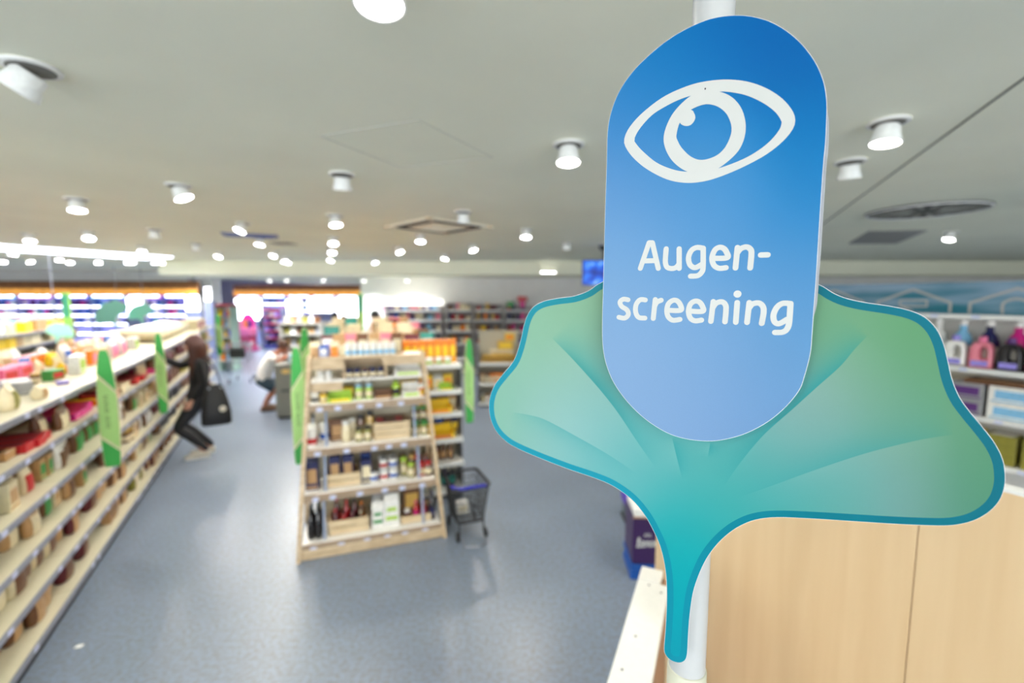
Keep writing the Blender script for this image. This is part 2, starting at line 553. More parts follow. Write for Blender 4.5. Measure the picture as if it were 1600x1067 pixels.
for px, py in LOWL:
    p = at_z(px, py, LOW - 0.105)
    if p.y < 12.2: p = p * (12.4 / p.y)
    if px in (350, 398): p = p * ((19.0 if px == 350 else 18.0) / p.y)
    if px < 300:
        p = at_z(px, 436.5, CEIL - 0.15) ; p = Vector((p.x * 14.5 / p.y, 14.5, 0))
        zc = CEIL
    else:
        zc = LOW if p.x > -8.6 else CEIL
    o = lamp(p.x, p.y, zc, 3, toward(p.x, p.y), 9.0 if px in (350, 398) else 3.6, None, True, 'spotlights on the lowered ceiling at the back', (0.9, 0.93, 1.0))
    later(o, 'lit spotlight', 'lowered ceiling above the bright shelves', 'the left', px)
# unseen lamps added for bounce light; the last two aim at the sign
OUT = [(0.7, -3.9, 0, 0, 8.0), (-2.8, -4.2, 0, 0, 8.0), (4.2, -3.6, 0, 0, 8.0), (4.6, 0.2, 0, 0, 8.0), (6.8, 2.8, 0, 0, 8.0), (-5.6, -2.2, 0, 0, 8.0), (-5.6, 1.2, 0, 0, 8.0), (-9.0, 3.6, 0, 0, 8.0),
       (-12.5, 6.5, 0, 0, 8.0), (-16.5, 9.5, 0, 0, 9.0), (-20.5, 12.5, 0, 0, 9.0), (-18.6, 14.2, 0, 0, 7.0), (-17.5, 5.0, 0, 0, 8.0), (9.2, 6.6, 0, 0, 6.0), (4.4, 9.6, 0, 0, 5.0), (-10.0, -2.0, 0, 0, 8.0),
       (-1.5, -1.5, 52, 48, ACC), (1.2, -1.9, 50, 104, ACC * .45)]
for i, (x, y, ti, az, pw) in enumerate(OUT):
    o = lamp(x, y, CEIL, ti, az, pw, None, True, 'spotlights outside the picture')
    later(o, 'lit spotlight', 'unseen, outside the picture', 'the right', -x)
# recessed lamp in the bulkhead soffit
c = at_z(850, 428.5, LOW + .08)
t = thing('recessed_downlight', 'wide bright recessed light on the bulkhead left of the screen', 'ceiling light', (c.x, BK - 0.06, LOW + 0.07))
MB().box(-.19, .19, -.05, .05, -.03, 0, bev=.01).build('frame', M_white, t)
MB().box(-.17, .17, -.055, -.05, -.025, -.005).build('diffuser', M_lamp, t)
# ------------------------------------------------------------------ foreground: pole and sign
SIGN_D = 0.62
E = Vector((0.917, -0.398, 0)).normalized()          # along the sign, to the right and nearer
NA = Vector((-E.y, E.x, 0))                           # away from the viewer
rc = ray(1105, 430)
S0 = Vector((0, 0, CAM_Z)) + rc * (SIGN_D / rc.y)
SRZ = math.atan2(E.y, E.x)
SBASE = Vector((S0.x, S0.y, CAM_Z - 0.6))
def sgn(px, py, off=0.0):
    """picture point -> (s, t) on the sign plane pushed OFF metres back; s along, t up from SBASE"""
    d = ray(px, py)
    o = Vector((0, 0, CAM_Z))
    k = ((SBASE + NA * off) - o).dot(NA) / d.dot(NA)
    p = o + d * k - SBASE
    return (p.dot(E), p.z)
Y_LEAF, Y_PILL = 0.0, -0.028

sign = thing('leaf_shaped_sign', 'large ginkgo leaf sign with blue rounded board reading Augenscreening on white pole', 'sign', SBASE, SRZ)

def idw(ctrl, x, y, p=48.0):
    w0 = 0; acc = [0, 0, 0]
    for (cx, cy), c in ctrl:
        d2 = (x - cx) ** 2 + (y - cy) ** 2
        w = math.exp(-d2 / (2 * p * p)) + 1e-7 / (1 + d2)
        w0 += w
        for i in range(3): acc[i] += w * c[i]
    return [k / w0 for k in acc]

def print_material(name, rough, grain=0.05):
    m = bpy.data.materials.new(name)
    m.use_nodes = True
    nt = m.node_tree
    b = nt.nodes['Principled BSDF']
    b.inputs['Roughness'].default_value = rough
    b.inputs['Specular IOR Level'].default_value = 0.10
    at = nt.nodes.new('ShaderNodeVertexColor'); at.layer_name = 'print'
    tc = nt.nodes.new('ShaderNodeTexCoord')
    nz = nt.nodes.new('ShaderNodeTexNoise'); nz.inputs['Scale'].default_value = 1400; nz.inputs['Detail'].default_value = 1
    rp = nt.nodes.new('ShaderNodeValToRGB')
    rp.color_ramp.elements[0].color = (1 - grain, 1 - grain, 1 - grain, 1)
    rp.color_ramp.elements[1].color = (1 + grain, 1 + grain, 1 + grain, 1)
    mx = nt.nodes.new('ShaderNodeMix'); mx.data_type = 'RGBA'; mx.blend_type = 'MULTIPLY'; mx.inputs['Factor'].default_value = 1
    nt.links.new(tc.outputs['Object'], nz.inputs['Vector'])
    nt.links.new(nz.outputs['Fac'], rp.inputs['Fac'])
    nt.links.new(at.outputs['Color'], mx.inputs['A']); nt.links.new(rp.outputs['Color'], mx.inputs['B'])
    nt.links.new(mx.outputs['Result'], b.inputs['Base Color'])
    bp = nt.nodes.new('ShaderNodeBump'); bp.inputs['Strength'].default_value = 0.12; bp.inputs['Distance'].default_value = 0.0006
    nt.links.new(nz.outputs['Fac'], bp.inputs['Height']); nt.links.new(bp.outputs['Normal'], b.inputs['Normal'])
    return m
M_print = print_material('leaf_print_and_light', 0.45)
M_pprint = print_material('printed_pill', 0.4)
M_edge = mat('sign_board_edge', (214, 216, 216), 0.5, var=0.02)

def printed_board(outline_px, name, parent, yf, thick, colour, m, step=9, folds=()):
    """slab whose front carries the print and any light mixed into its colours: front triangulated from the outline plus a grid"""
    xs = [p[0] for p in outline_px]; ys = [p[1] for p in outline_px]
    n = len(outline_px)
    pts = [Vector(p) for p in outline_px]
    seg = [(pts[i], pts[(i + 1) % n]) for i in range(n)]
    def inside(x, y):
        c = False
        for a, b in seg:
            if (a.y > y) != (b.y > y) and x < (b.x - a.x) * (y - a.y) / (b.y - a.y) + a.x: c = not c
        return c
    grid = []
    y = min(ys) + step / 2
    while y < max(ys):
        x = min(xs) + step / 2
        while x < max(xs):
            if inside(x, y) and min((Vector((x, y)) - p).length_squared for p in pts) > (step * .5) ** 2: grid.append(Vector((x, y)))
            x += step
        y += step
    extra = []
    for line in folds:
        L = spline(line, False, 9)
        for a, b in zip(L, L[1:]):
            a, b = Vector(a), Vector(b); dd = b - a; nn = Vector((-dd.y, dd.x)).normalized() * .45
            for q in (a + nn, a - nn):
                if inside(q.x, q.y): extra.append(q)
    if extra:
        grid = [g for g in grid if min((g - q).length_squared for q in extra) > 9.0]
        grid += extra
    V, Ed, Fc, *_ = geometry.delaunay_2d_cdt(pts + grid, [(i, (i + 1) % n) for i in range(n)], [], 1, 1e-4)
    vs = []; cols = []
    for v in V:
        s, t = sgn(v.x, v.y, yf)
        vs.append((s, yf, t)); cols.append(colour(v.x, v.y))
    me = bpy.data.meshes.new(name)
    me.from_pydata(vs, [], [tuple(f) for f in Fc])
    ca = me.color_attributes.new('print', 'FLOAT_COLOR', 'POINT')
    for i, c in enumerate(cols): ca.data[i].color = tuple(min(.95, max(0, k) * PRINT_K * g) for k, g in zip(lin(c), (1, 1, 1.08))) + (1,)
    me.materials.append(m)
    # normals towards the viewer (-y)
    bm = bmesh.new(); bm.from_mesh(me)
    for f in bm.faces:
        if f.normal.y > 0: f.normal_flip()
    bm.to_mesh(me); bm.free()
    o = link(name, me, parent)
    return o
def slab(outline_px, name, parent, yf, y0, y1, m):
    poly = [sgn(p[0], p[1], yf) for p in outline_px]
    return MB().prism(poly, y0, y1, 'y').build(name, m, parent)

LEAF = [(942.3,439.5),(919.8,453.7),(897.4,462),(871.1,465.7),(848.7,470.6),(833.7,478.8),(824.3,491.2),(818.7,506.2),(814.2,526.8),(809.3,545.5),(801.8,564.2),(786.8,583),(773.7,599.8),(766.2,616.7),(763.6,635.4),(766.6,656),(775.6,674.8),(792.5,691.6),(815,704),(852.4,719.7),(889.9,734),(927.3,746.7),(957.3,759.5),(986,780),(1006.2,804),(1019.1,826.2),(1030.6,852),(1037.8,880.9),(1041.0,909.6),(1041.3,947),(1039.3,984.5),(1037.3,1014),(1040.7,1024.7),(1049.4,1032.5),(1060.9,1035.8),(1069.5,1033),(1073.6,1025),(1075,1010.4),(1076.7,978.7),(1079.6,950),(1083.9,924),(1092.5,898),(1104,873.7),(1118.4,853.5),(1135.7,836.3),(1155.8,822.5),(1181,812.5),(1215,808.7),(1271.9,811),(1337.5,815.2),(1403,819.4),(1468.7,821.8),(1499.4,819.6),(1525.6,812.2),(1547.5,799),(1562.8,781.5),(1570.4,760),(1571.2,740),(1567.5,718),(1556,694),(1538,669.8),(1517.9,645.6),(1500.5,621.5),(1488.6,593.2),(1481.9,565),(1475.0,537),(1463.5,513.2),(1445.3,495.2),(1421.2,484.5),(1389,477.6),(1348.6,471.6),(1320.4,465),(1300.3,456.3),(1276,442.5),(1200,415),(1105,404),(1010,412)]
PILL = [(947.5,260),(949,207),(954.4,175.5),(966.6,143.8),(986,114.6),(1010.4,89),(1039.7,64.6),(1069,46.3),(1100.6,31.9),(1125,25.6),(1149.4,23.4),(1175,25.2),(1203,33),(1229.8,48),(1254.2,69.5),(1273.7,95.5),(1285.8,121.9),(1291.2,146.2),(1292.6,170.6),(1290.7,219.4),(1287,260),(1281,350),(1275.4,440),(1272,485),(1269.2,525),(1266.5,553),(1257.4,588),(1249,610),(1227.7,636.3),(1200,659.2),(1167.6,676.6),(1135,686.4),(1105,689.6),(1070,685.6),(1040,675.4),(1007.5,654.5),(980,627.8),(958.8,598),(946.5,567.5),(941.3,537),(940.8,496),(942.4,440),(944.6,350)]
leaf_o = spline(LEAF, True, 4)
pill_o = spline(PILL, True, 4)
LEAF_LIT_C = [((860,500),(160,212,172)),((920,480),(155,205,160)),((820,560),(158,212,175)),((790,640),(152,212,180)),((850,620),(170,216,200)),((900,560),(165,213,185)),((880,680),(165,218,208)),((930,660),(152,213,206)),((960,730),(122,206,200)),((1000,740),(108,200,196)),((1060,790),(62,190,185)),((1060,850),(15,188,188)),((1060,930),(0,184,190)),((1055,1015),(15,172,188)),((1100,720),(110,197,186)),((1150,760),(85,190,180)),((1200,720),(118,190,180)),((1250,680),(142,190,177)),((1300,620),(144,188,172)),((1350,560),(128,184,142)),((1300,500),(126,184,136)),((1420,520),(110,175,118)),((1450,600),(108,172,122)),((1400,640),(132,181,152)),((1450,720),(122,175,152)),((1530,740),(92,160,116)),((1500,680),(108,170,124)),((1350,770),(115,182,168)),((1420,780),(132,176,168)),((1500,790),(94,160,130)),((1220,790),(75,184,175)),((1300,790),(96,184,172)),((1150,800),(50,186,179)),((960,600),(140,205,185)),((1020,690),(120,200,188))]  # printed greens, with the light's darker right side mixed in
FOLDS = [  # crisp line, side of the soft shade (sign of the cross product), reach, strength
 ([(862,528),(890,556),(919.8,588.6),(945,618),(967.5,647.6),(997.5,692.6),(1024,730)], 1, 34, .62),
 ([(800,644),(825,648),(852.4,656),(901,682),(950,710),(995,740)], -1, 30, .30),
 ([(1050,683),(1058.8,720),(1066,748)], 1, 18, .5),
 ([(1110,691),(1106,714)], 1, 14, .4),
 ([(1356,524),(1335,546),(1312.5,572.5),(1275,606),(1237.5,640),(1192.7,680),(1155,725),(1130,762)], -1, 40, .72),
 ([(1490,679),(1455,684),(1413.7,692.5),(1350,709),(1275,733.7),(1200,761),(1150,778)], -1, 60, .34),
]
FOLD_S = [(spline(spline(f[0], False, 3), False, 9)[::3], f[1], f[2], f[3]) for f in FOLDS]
def leaf_colour(x, y):
    c = idw(LEAF_LIT_C, x, y)
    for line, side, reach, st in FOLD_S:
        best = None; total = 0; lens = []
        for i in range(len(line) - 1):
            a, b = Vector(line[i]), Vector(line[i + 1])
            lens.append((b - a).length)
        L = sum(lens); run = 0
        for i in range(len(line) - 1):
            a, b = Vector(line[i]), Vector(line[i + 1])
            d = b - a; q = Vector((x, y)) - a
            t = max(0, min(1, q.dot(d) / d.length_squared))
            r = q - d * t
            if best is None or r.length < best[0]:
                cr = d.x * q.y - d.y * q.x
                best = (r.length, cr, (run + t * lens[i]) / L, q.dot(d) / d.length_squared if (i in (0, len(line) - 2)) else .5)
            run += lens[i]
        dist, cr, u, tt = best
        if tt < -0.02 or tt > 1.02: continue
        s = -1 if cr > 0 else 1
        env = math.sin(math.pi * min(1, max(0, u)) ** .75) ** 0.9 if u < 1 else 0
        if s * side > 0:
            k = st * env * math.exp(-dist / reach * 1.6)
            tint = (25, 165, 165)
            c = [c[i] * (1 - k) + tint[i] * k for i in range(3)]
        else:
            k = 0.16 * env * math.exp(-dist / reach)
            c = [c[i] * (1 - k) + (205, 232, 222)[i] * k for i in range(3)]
    return c
PILL_C = [((1150,40),(0,116,190)),((1240,80),(0,104,180)),((1050,100),(10,130,198)),((980,170),(60,146,210)),((1280,180),(0,130,198)),((1100,230),(72,158,215)),((960,300),(108,168,222)),((1280,300),(42,146,208)),((1100,340),(98,168,221)),((960,420),(138,187,228)),((1270,440),(94,164,216)),((1100,540),(132,182,224)),((960,560),(152,192,230)),((1250,560),(112,172,217)),((1100,660),(142,182,224)),((1200,640),(126,172,217)),((1020,640),(152,190,228))]
RIM_LIT_C = [((765,640),(45,175,200)),((850,470),(45,170,190)),((930,450),(40,160,175)),((900,740),(35,175,200)),((1040,900),(20,165,188)),((1055,1030),(25,165,190)),((1080,950),(10,160,185)),((1150,830),(5,150,172)),((1300,812),(0,138,158)),((1450,820),(0,130,150)),((1570,740),(0,125,145)),((1480,560),(0,128,148)),((1420,485),(0,130,152)),((1290,450),(0,130,150))]  # printed teal with light painted in: brighter left, darker right

# rim: inset of the outline in sign space
def inset(poly_st, w):
    n = len(poly_st); out = []
    P = [Vector(p) for p in poly_st]
    area = sum(P[i].x * P[(i + 1) % n].y - P[(i + 1) % n].x * P[i].y for i in range(n))
    sg = 1 if area > 0 else -1
    for i in range(n):
        t = (P[(i + 2) % n] - P[i - 2]).normalized()
        out.append(P[i] + Vector((-t.y, t.x)) * w * sg)
    return out
def unproj(s, t, off):
    p = SBASE + E * s + NA * off + Vector((0, 0, t)) - Vector((0, 0, CAM_Z))
    f = Vector((0, CP, -SP)); u = Vector((0, SP, CP))
    z = p.dot(f)
    return (800 + F_PX * p.x / z, 533.5 - F_PX * p.dot(u) / z)
leaf_st = [sgn(p[0], p[1], Y_LEAF) for p in leaf_o]
rim_in = inset(leaf_st, 0.0098)
face_px = [unproj(p.x, p.y, Y_LEAF) for p in rim_in]
board = slab(leaf_o, 'leaf_board', sign, Y_LEAF, Y_LEAF + 0.0006, Y_LEAF + 0.005, M_edge)
printed_board(face_px, 'leaf_print', board, Y_LEAF, 0, leaf_colour, M_print, 7, [spline(f[0], False, 3) for f in FOLDS])
# rim strip
me = bpy.data.meshes.new('leaf_rim')
n = len(leaf_st)
shr = inset(leaf_st, 0.0007)
vs = [(p.x, Y_LEAF, p.y) for p in shr] + [(p.x, Y_LEAF, p.y) for p in rim_in]
me.from_pydata(vs, [], [(i, (i + 1) % n, n + (i + 1) % n, n + i) for i in range(n)])
ca = me.color_attributes.new('print', 'FLOAT_COLOR', 'POINT')
for i in range(2 * n):
    q = leaf_o[i % n]
    ca.data[i].color = tuple(k * PRINT_K for k in lin(idw(RIM_LIT_C, q[0], q[1]))) + (1,)
bm = bmesh.new(); bm.from_mesh(me)
for f in bm.faces:
    if f.normal.y > 0: f.normal_flip()
bm.to_mesh(me); bm.free()
me.materials.append(M_print)
tag(link('leaf_rim', me, board), 'dark teal border line')

pill = slab(pill_o, 'pill_board', sign, Y_PILL, Y_PILL + 0.0006, Y_PILL + 0.004, M_edge)
pst = [sgn(p[0], p[1], Y_PILL) for p in pill_o]
pin = inset(pst, 0.0007)
printed_board([unproj(p.x, p.y, Y_PILL) for p in pin], 'pill_print', pill, Y_PILL, 0, lambda x, y: idw(PILL_C, x, y, 70.0), M_pprint, 16)
for x, y in ((1010, 520), (1200, 520), (1105, 600), (1105, 460)):
    s, t = sgn(x, y, Y_PILL)
    b = MB().lathe([(0.009, 0), (0.009, 0.0235)], 12, M=Matrix.Translation((s, -0.0001, t)) @ Matrix.Rotation(math.pi / 2, 4, 'X'))
    b.build('spacer', M_white, sign)
# grey rear board of the same outline, peeping out on the right
back = [unproj(p[0] + 0.0035, p[1] - 0.012, Y_PILL) for p in pst]
Y_BACK = 0.0
t_top = max(p[1] for p in pst)
pz = [((p[0] + 0.0036) if p[0] > 0 else p[0] * .9, t_top - .05 - (t_top - p[1]) * .74) for p in pst]
MB().prism(pz, -0.0236, -0.0190, 'y').build('rear_board', mat('rear_board_grey', (150, 152, 158), 0.6), sign)

M_ink = mat('white_print', (190, 191, 187), 0.45, var=0.015)
Y_INK = Y_PILL - 0.0003
def c7(p): return (p[0] / 4.848 + 940, p[1] / 4.848 + 110)
def c1(p): return (p[0] / 4.444 + 930, p[1] / 4.444 + 350)
def ring_mesh(outer, inner, name, parent, m, lift=0.0):
    """flat band between two closed curves, matched by angle about a common centre"""
    O = [Vector(sgn(*p, Y_INK)) for p in spline(outer, True, 8)]
    I = [Vector(sgn(*p, Y_INK)) for p in spline(inner, True, 8)]
    c = sum(O, Vector((0, 0))) / len(O)
    def hit(poly, a):
        d = Vector((math.cos(a), math.sin(a))); best = None
        for i in range(len(poly)):
            p, q = poly[i] - c, poly[(i + 1) % len(poly)] - c
            e = q - p
            den = d.x * e.y - d.y * e.x
            if abs(den) < 1e-12: continue
            t = (p.x * e.y - p.y * e.x) / den
            u = (p.x * d.y - p.y * d.x) / den
            if t > 0 and -1e-6 <= u <= 1 + 1e-6: best = t if best is None else max(best, t)
        return c + d * (best or 0)
    N = 120
    vs = []
    for poly in (O, I):
        for k in range(N):
            p = hit(poly, 2 * math.pi * k / N); vs.append((p.x, Y_INK - lift, p.y))
    return MB().add(vs, [(i, (i + 1) % N, N + (i + 1) % N, N + i) for i in range(N)]).build(name, m, parent)
AO = [(170,530),(205,440),(300,330),(450,212),(600,137),(750,90),(930,69),(1100,84),(1250,136),(1370,215),(1445,305),(1467,378),(1445,450),(1370,540),(1250,635),(1100,718),(950,785),(800,835),(650,852),(500,827),(350,752),(250,672),(190,595)]
AI = [(248,520),(290,440),(380,340),(480,275),(580,225),(665,195),(775,170),(890,160),(980,165),(1100,190),(1220,245),(1310,310),(1355,370),(1364,400),(1340,460),(1260,550),(1150,630),(1030,690),(875,745),(765,765),(650,768),(540,750),(420,700),(320,620),(265,560)]
RO = [(470,510),(500,400),(560,300),(665,200),(780,150),(890,160),(990,205),(1062,295),(1092,420),(1072,540),(1010,640),(880,745),(765,790),(645,765),(550,700),(490,610)]
RI = [(567,490),(590,400),(640,325),(690,290),(760,262),(820,257),(890,280),(950,335),(983,420),(975,500),(930,590),(860,650),(760,678),(680,655),(610,590),(575,530)]
tag(ring_mesh([c7(p) for p in AO], [c7(p) for p in AI], 'eye_outline', pill, M_ink), 'white almond outline of the eye symbol')
tag(ring_mesh([c7(p) for p in RO], [c7(p) for p in RI], 'iris_ring', pill, M_ink, 0.0001), 'white ring in the eye symbol')
BL = [(710,355),(700,385),(675,413),(640,422),(605,410),(590,395),(560,400),(550,330),(600,290),(680,300),(700,322)]
MB().add([(s, Y_INK - .0002, t) for s, t in [sgn(*c7(p), Y_INK) for p in spline(BL, True, 4)]], [tuple(range(4 * len(BL)))]).build('eye_highlight', M_ink, pill)
s, t = sgn(*c7((785, 140)), Y_INK)
MB().add([(s + 0.0009 * math.cos(a), Y_INK - 0.0004, t + 0.0013 * math.sin(a)) for a in [i * math.pi / 4 for i in range(8)]], [tuple(range(8))]).build('screw_mark', M_dark, pill)
def stroke(name, lines, w, parent, m, conv=c1, dots=(), yoff=None):
    yo = Y_INK if yoff is None else yoff
    b = MB()
    for ln in lines:
        st = [sgn(*conv(p), yo) for p in (spline(ln, False, 5) if len(ln) > 2 else ln)]
        v, f = ribbon(st, w)
        b.add([(p.x, yo, p.y) for p in v], f)
    for (x, y, r) in dots:
        s, t = sgn(*conv((x, y)), yo)
        b.add([(s + r * math.cos(a), yo, t + r * math.sin(a)) for a in [i * math.pi / 8 for i in range(16)]], [tuple(range(16))])
    # one flat outline without overlapping faces
    V, Fc = flat_union([(v[0], v[2]) for v in b.v], b.f)
    return MB().add([(v.x, yo, v.y) for v in V], Fc).build(name, m, parent)
W1 = 0.0066
LET = [
 [[(313,308),(374,130)], [(374,130),(397,130)], [(397,130),(438,308)], [(342,256),(420,254)]],
 [[(493,172),(488,230),(488,272),(500,300),(530,309),(560,302),(582,278)], [(583,172),(583,308)]],
 [[(748,168),(705,163),(668,184),(648,232),(658,282),(694,303),(742,278)], [(750,168),(749,290),(742,330),(712,358),(662,362)]],
 [[(815,238),(916,234),(913,198),(893,170),(862,162),(830,182),(811,235),(824,285),(860,307),(908,303)]],
 [[(988,163),(974,305)], [(984,205),(1010,172),(1050,159),(1078,175),(1085,205),(1076,305)]],
 [[(1150,215),(1198,214)]],
 [[(228,526),(195,522),(172,542),(184,572),(220,596),(230,628),(205,653),(164,647)]],
 [[(348,527),(312,526),(284,560),(281,612),(302,648),(345,653)]],
 [[(417,524),(403,656)], [(412,572),(428,543),(458,529)]],
 [[(497,598),(592,599),(592,563),(570,534),(540,530),(508,555),(497,602),(508,645),(540,668),(588,662)]],
 [[(647,604),(745,606),(745,572),(722,541),(690,536),(660,558),(648,606),(660,652),(692,672),(738,667)]],
 [[(820,538),(803,676)], [(814,585),(840,550),(880,540),(905,562),(908,602),(901,679)]],
 [[(986,545),(976,682)]],
 [[(1070,545),(1054,683)], [(1064,590),(1092,556),(1135,548),(1163,570),(1170,610),(1156,690)]],
 [[(1353,552),(1302,551),(1262,578),(1238,630),(1244,676),(1276,692),(1332,662)], [(1356,552),(1347,680),(1332,728),(1302,750),(1248,753)]],
]
for i, ls in enumerate(LET):
    stroke('letter', ls, W1, pill, M_ink, dots=((988, 486, 0.0046),) if i == 12 else ())

# the pole the sign hangs on, floor to ceiling, and its lower sleeve
pt = at_y(1121, 0, 1.0); pb = at_y(1066, 1060, 1.0)
PX, PY = 0.0, 0.0
PD = S0.y + 0.055
pc = at_y(1094, 533, PD)
pole = thing('support_pole', 'slim white round pole from floor to ceiling behind the leaf sign', 'pole', (pc.x, pc.y, 0))
PR = 0.0275
M_pole = mat('pole_white', (192, 193, 193), 0.35, var=0.02)
MB().lathe([(PR, 0.02), (PR, CEIL - 0.02)], 32).build('shaft', M_pole, pole, True)
MB().lathe([(0.09, 0), (0.09, 0.012), (0.04, 0.02)], 32).build('base', M_pole, pole, True)
MB().lathe([(0.04, CEIL - 0.02), (0.06, CEIL - 0.012), (0.06, CEIL)], 32).build('ceiling_flange', M_pole, pole, True)
zs = at_y(1066, 1040, PD).z
MB().lathe([(PR + .0004, 0.2), (PR + 0.0022, 0.2), (PR + 0.0022, zs - 0.002), (PR + .0004, zs)], 32).build('sleeve', mat('sleeve_cream', (204, 203, 184), 0.4, var=0.02), pole, True)
# bracket between leaf and pole
off = (Vector((pc.x, pc.y, 0)) - SBASE)
MB().box(off.dot(E) - .012, off.dot(E) + .012, 0.0052, Vector((off.x, off.y, 0)).dot(NA) - PR - 0.0004, 0.42, 0.5).build('bracket', M_metal, sign)
# ------------------------------------------------------------------ foreground furniture right
A_RACK = math.radians(117.3)       # shop grid: local x runs away to the left, local -y faces the aisle
D_ = Vector((math.cos(A_RACK), math.sin(A_RACK), 0)); N_ = Vector((math.sin(A_RACK), -math.cos(A_RACK), 0))
M_ven = wood('beech_veneer', (222, 194, 153), (216, 186, 144), (6, 6, 0.4), 0.42)
A_P = math.radians(-62.7)
t = thing('wood_partition', 'large beech veneer partition board standing behind the leaf sign', 'partition', (0.76, 2.29, 0), A_P)
HP = at_y(1586, 765, 1.2).z
r1 = ray(1428, 900); k = (0.76 * N_.x + 2.29 * N_.y) / (r1.x * N_.x + r1.y * N_.y)
xs = (Vector((r1.x * k, r1.y * k, 0)) - Vector((0.76, 2.29, 0))).dot(-D_)
for x0, x1 in ((0.0, xs - .0015), (xs + .0015, 2.1),):
    MB().box(x0, x1, 0.0, 0.04, 0.0, HP, bev=0.001).build('board', M_ven, t)
MB().box(0, 2.1, -0.001, 0.042, HP, HP + 0.012, bev=0.002).build('top_edge', M_white, t)
MB().box(0.001, 2.1, 0.012, 0.03, 0.0, HP - .01).build('core', M_dark, t)

zc = 1.0
c = [at_z(x, y, zc) for x, y in ((948, 1067), (1003, 884), (1034, 886), (1018, 1067))]
far_w = (c[2] - c[1]).length
d = (c[1] - c[0]).normalized(); n = Vector((d.y, -d.x, 0))
w = (c[3] - c[0]).dot(n)
ang = math.atan2(d.y, d.x)
org = c[1]
t = thing('low_partition', 'low wooden partition with white screwed top plank left of the sign pole', 'partition', (org.x, org.y, 0), ang)
# local: x towards the far end, +y to the left; top plank spans y from -w to 0
LN = 0.95
MB().box(-LN, -0.10, -w, 0.0, zc - 0.03, zc, bev=0.004).build('top_plank', M_white, t)
MB().box(-0.0995, 0.0, -w * 0.72, 0.0, zc - 0.03, zc + 0.002, bev=0.004).build('end_block', M_white, t)
M_pw = wood('partition_brown', (176, 138, 112), (160, 122, 96), (9, 9, 1.5))
MB().box(-LN, -0.01, -w + .012, -0.012, 0.0, zc - 0.03).build('side_panel', M_pw, t)
for px, py in ((1014, 914), (1033, 926), (993, 994), (972, 1046)):
    p = at_z(px, py, zc) - Vector((org.x, org.y, 0))
    lx, ly = p.dot(d), -p.dot(n)
    MB().lathe([(0.0045, zc), (0.0045, zc + 0.0008)], 10, c=(lx, ly, 0)).build('screw_hole', mat('screw_hole', (90, 92, 96), 0.6), t)

# purple promotional carton on a blue base
pp = at_z(985, 905, 0)
t = thing('promotion_display', 'purple cardboard promotion display with white script on a blue pallet base', 'display', (pp.x, pp.y, 0), math.radians(-4))
M_blue = mat('pallet_blue', (20, 80, 160), 0.5)
M_pur = mat('carton_purple', (52, 24, 78), 0.45)
W = 0.36; Dp = 0.34
b = MB()
for z in (0.0, 0.09):
    b.box(0, W, 0, Dp, z, z + 0.03)
for x in (0.01, W / 2 - .03, W - 0.07):
    for y in (0.01, Dp - .07):
        b.box(x, x + 0.06, y, y + 0.06, 0.03, 0.09)
b.build('pallet_base', M_blue, t)
MB().box(0.012, W * .72, 0.012, Dp - .012, 0.121, 0.50, bev=0.004).build('carton', M_pur, t)
MB().box(W * .725, W - .012, 0.03, Dp - .012, 0.121, 0.46, bev=0.004).build('side_carton', mat('carton_skyblue', (170, 205, 232), 0.5), t)
MB().box(0.02, W * .71, 0.02, Dp - .02, 0.501, 0.56, bev=0.003).build('top_tray', M_white, t)
MB().box(0.005, W * .73, 0.004, 0.012, 0.495, 0.505).build('tray_lip', M_pw, t)
b = MB()
GL = [[(0,0),(.25,.5),(.3,.95),(.15,.9),(.1,.3),(.25,.0),(.45,.12)], [(.5,.28),(.85,.38),(.8,.58),(.6,.55),(.5,.25),(.65,.02),(.95,.1)],
      [(1.05,.55),(1.08,.05)], [(1.08,.3),(1.3,.58),(1.42,.4),(1.42,.05)], [(1.75,.58),(1.55,.4),(1.6,.08),(1.85,.08),(1.95,.4),(1.75,.58)],
      [(2.1,.55),(2.13,.05)], [(2.13,.35),(2.3,.58),(2.5,.5)]]
for ln in GL:
    v, f = ribbon([(0.045 + p[0] * 0.065, 0.26 + p[1] * 0.075 + p[0] * .004) for p in spline(ln, False, 4)], 0.011)
    b.add([(q.x, 0.0112, q.y) for q in v], f)
v, f = ribbon([(0.10, .35), (.105, .37), (.115, .358), (.125, .375), (.135, .358), (.145, .37), (.15, .35), (.10, .35)], 0.005)
b.add([(q.x, 0.0112, q.y) for q in v], f)
V, Fc = flat_union([(q[0], q[2]) for q in b.v], b.f)
MB().add([(q.x, .0112, q.y) for q in V], Fc).build('white_lettering', M_ink, t)
p2 = at_z(979, 822, 0)
t = thing('small_promotion_display', 'small dark display with violet top standing behind the purple carton', 'display', (p2.x, p2.y, 0), 0)
MB().box(0, .26, 0, .25, 0, .03).build('base', M_dark, t)
MB().box(.015, .245, .015, .235, .03, .17, bev=.004).build('carton', mat('carton_slate', (78, 92, 98), .5), t)
MB().box(.0, .26, .0, .25, .17, .25, bev=.006).build('top_carton', mat('carton_violet', (74, 44, 160), .5), t)

